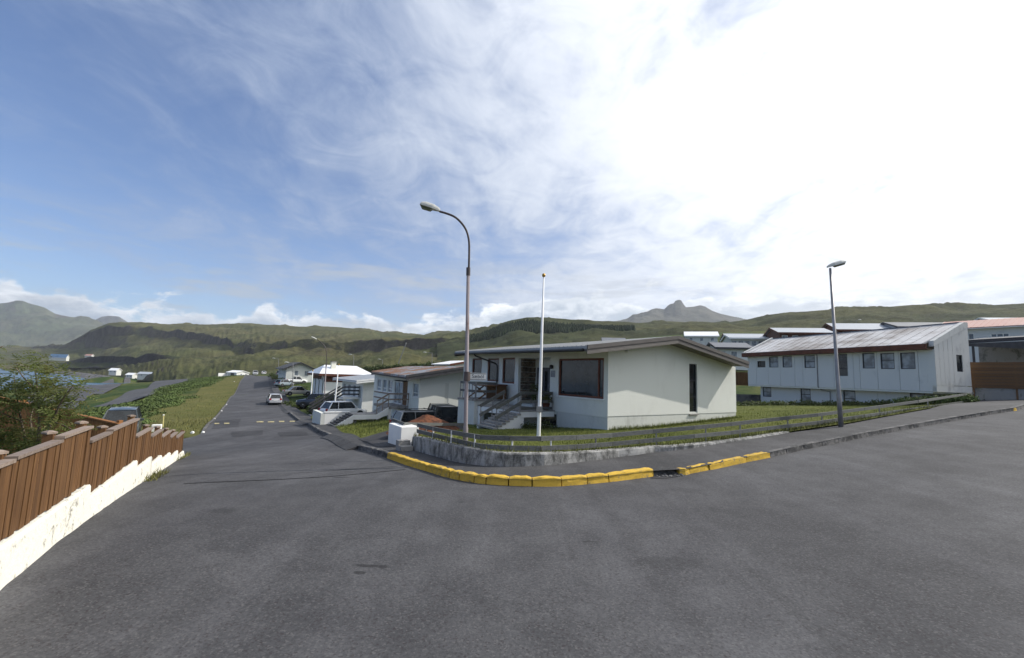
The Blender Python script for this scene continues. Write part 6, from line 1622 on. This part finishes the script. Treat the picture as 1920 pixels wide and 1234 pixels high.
for i, (lab, pts) in enumerate((('dark bush beside the parked dark blue car', [(600, 765, 48, .9, .7), (590, 768, 47, .8, .55), (608, 762, 49, .7, .6)]), ('clipped green hedge between the parked cars and the hip roofed house', [(541, 731, 82, 1.3, .8), (548, 732, 81, 1.2, .7), (556, 731, 82, 1.2, .7), (566, 729, 84, 1.3, .6)]),
        ('low dark shrubs edging the small lawn by the third drive', [(541, 758, 62, .8, .4), (547, 762, 60, .7, .4), (556, 764, 57, .7, .4), (566, 764, 56, .7, .4)]), ('tall dark shrub below the dark railing of the cream house', [(615, 757, 50, .8, .9), (622, 754, 51, .8, .8), (604, 753, 54, .9, .8)]),
        ('hedge along the drive at the far end of the house row', [(518, 708, 115, 1.4, .7), (512, 704, 130, 1.4, .8), (526, 713, 100, 1.2, .6)]), ('small dark shrub under the porch landing of the corner house', [(1010, 802, 19.6, .35, .25), (1022, 800, 19.8, .35, .25), (990, 800, 20.0, .35, .22), (1040, 803, 19.6, .25, .15)]))):
    shrub(lab, pts, 1600 if i < 5 else 900, .26 if i < 5 else .08, M['hedge'], 'shrub', 'shrub', 10+i)

# rank growth on the bank, tufts on the verge and blades on the lawn
def inside(poly, xy):
    a = np.array(poly); r = np.zeros(len(xy), bool); j = len(a)-1
    for i in range(len(a)):
        c = ((a[i, 1] > xy[:, 1]) != (a[j, 1] > xy[:, 1])) & (xy[:, 0] < (a[j, 0]-a[i, 0])*(xy[:, 1]-a[i, 1])/((a[j, 1]-a[i, 1]) or 1e-9)+a[i, 0]); r ^= c; j = i
    return r
def blades(name, poly, n, h0, h1, wid, material, hf, off, near=None, lean=.5, seed=1, clump=0):
    r = np.random.default_rng(seed); a = np.array([(p[0], p[1]) for p in poly]); lo = a.min(0); hi = a.max(0)
    xy = lo+(hi-lo)*r.random((n*16, 2))
    if near:
        d = np.hypot(xy[:, 0], xy[:, 1]); xy = xy[r.random(len(xy)) < np.clip((near/d)**2, 0, 1)]
    if clump:
        g = np.array([fbm(x*clump, y*clump, 2.5, 3) for x, y in xy]); xy = xy[g > .02]
    xy = xy[inside(a, xy)][:n]
    z = hf.many(xy)+off+.0004*np.hypot(xy[:, 0], xy[:, 1]); k = len(xy)
    th = r.random(k)*6.28; h = h0+(h1-h0)*r.random(k)**2; w = wid*(.6+.8*r.random(k)); ld = r.random(k)*6.28; le = lean*h*r.random(k)
    b0 = np.c_[xy[:, 0]-np.cos(th)*w/2, xy[:, 1]-np.sin(th)*w/2, z-.01]; b1 = np.c_[xy[:, 0]+np.cos(th)*w/2, xy[:, 1]+np.sin(th)*w/2, z-.01]; tp = np.c_[xy[:, 0]+np.cos(ld)*le, xy[:, 1]+np.sin(ld)*le, z+h]
    m = MB(); m.v = [tuple(map(float, q)) for q in np.stack([b0, b1, tp], 1).reshape(-1, 3)]; m.f = [(3*i, 3*i+1, 3*i+2) for i in range(k)]
    o = m.build(name, material, kind='stuff'); return o
blades('grass', LAWN_POLY, 60000,   .03, .085, .02, M['blade'], H2, 0, near=17, seed=2)
edge = [p+Vector((0, .05, 0)) for p in WALL_BASE]+[p+VD*.05 for p in PAV_BACK[len(WALL_BASE):]]
blades('grass', edge+[p+Vector((-.05, .5, 0)) for p in edge[::-1]], 9000, .10, .30, .022, M['verge'], H2, 0, near=20, lean=.8, seed=3)
fa = [A_+Vector((0, -.1, 0)), B_+Vector((.1, -.15, 0)), B_+ND*.35, A_+ND*.35]
blades('grass', fa, 2500, .08, .24, .02, M['blade'], H2, 0, lean=.8, seed=4)
blades('grass', [Vector(p) for p in l2], 6000, .06, .16, .03, M['blade'], H, PAV+.05, seed=5)
vg = LEFT_EDGE[2:]; vpoly = vg+[p-UD*7 for p in vg[::-1]]
blades('grass', vpoly, 26000, .08, .30, .05, M['verge'], H, -.03, near=34, seed=6)
bank = [vg[0]-UD*5, vg[2]-UD*5.5, vg[4]-UD*6, vg[6]-UD*6, vg[6]+Vector((-6, 25, 0))-UD*6, P(360, 716, 200), P(300, 735, 110), P(235, 762, 62), P(170, 772, 55), P(170, 790, 38)]
o = leaf = None
r = np.random.default_rng(12); a = np.array([(p.x, p.y) for p in bank]); lo, hi = a.min(0), a.max(0)
xy = lo+(hi-lo)*r.random((900000, 2)); d_ = np.hypot(xy[:, 0], xy[:, 1]); xy = xy[r.random(len(xy)) < np.clip((40/d_)**2, 0, 1)]; xy = xy[inside(a, xy)]
g = np.array([fbm(x*.07, y*.07, 8.5, 4) for x, y in xy]); xy = xy[g > -.06][:8000]; print('weeds', len(xy)); zz = H.many(xy)
leaf_mesh([(x, y, z+.02, .55+.005*math.hypot(x, y), .55+.005*math.hypot(x, y), .30) for (x, y), z in zip(xy, zz)], 70000, .30, 5).build('weed_growth', M['weed'], kind='stuff')
# weeds where the plinth meets the road
for i, (x0, y0, x1, y1, n) in enumerate(((262, 908, 292, 890, 260), (318, 868, 345, 856, 160))):
    p, q = cast(x0, y0), cast(x1, y1); nr = Vector((FD.y, -FD.x, 0)); blades('weed_tuft', [p-nr*.02, q-nr*.02, q+nr*.28, p+nr*.28], n, .05, .22, .02, M['verge'], H, .03, lean=1.3, seed=20+i)
# forest on the dark hill
def forest():
    r = np.random.default_rng(4); m = MB()
    for _ in range(2600):
        px = r.uniform(880, 1190); t_ = r.uniform(0, 1)
        f = r.uniform(-.1, .80 if px < 1000 else .80-(px-1000)*.0022); pa, za = interp(dh2, px); pb, zb_ = interp(dh3, px)
        p = P(px, pa+(pb-pa)*f, za+(zb_-za)*f); h = r.uniform(2.6, 5.0); w = h*.30
        m.lathe(p, [(w*.25, -1), (w, h*.12), (w*.55, h*.5), (w*.62, h*.5), (.05, h)], 6)
    m.build('forest', mat('conifer', (.020, .032, .014), .95, .4, .05), kind='stuff')
forest()
# ------------------------------------------------------------------ sea air
hz = MB().box(-4200, 4600, -300, 4900, -22, 520).mesh('haze'); ho = bpy.data.objects.new('haze', hz); COL.objects.link(ho); ho['kind'] = 'stuff'
hm = bpy.data.materials.new('haze_air'); hm.use_nodes = True; t = NT(hm.node_tree); t.n.clear(); out = t.new('ShaderNodeOutputMaterial'); pv = t.new('ShaderNodeVolumePrincipled')
pv.inputs['Color'].default_value = (.86, .92, 1, 1); pv.inputs['Density'].default_value = HAZE; pv.inputs['Anisotropy'].default_value = .2; t.l.new(pv.outputs[0], out.inputs['Volume']); hz.materials.append(hm)
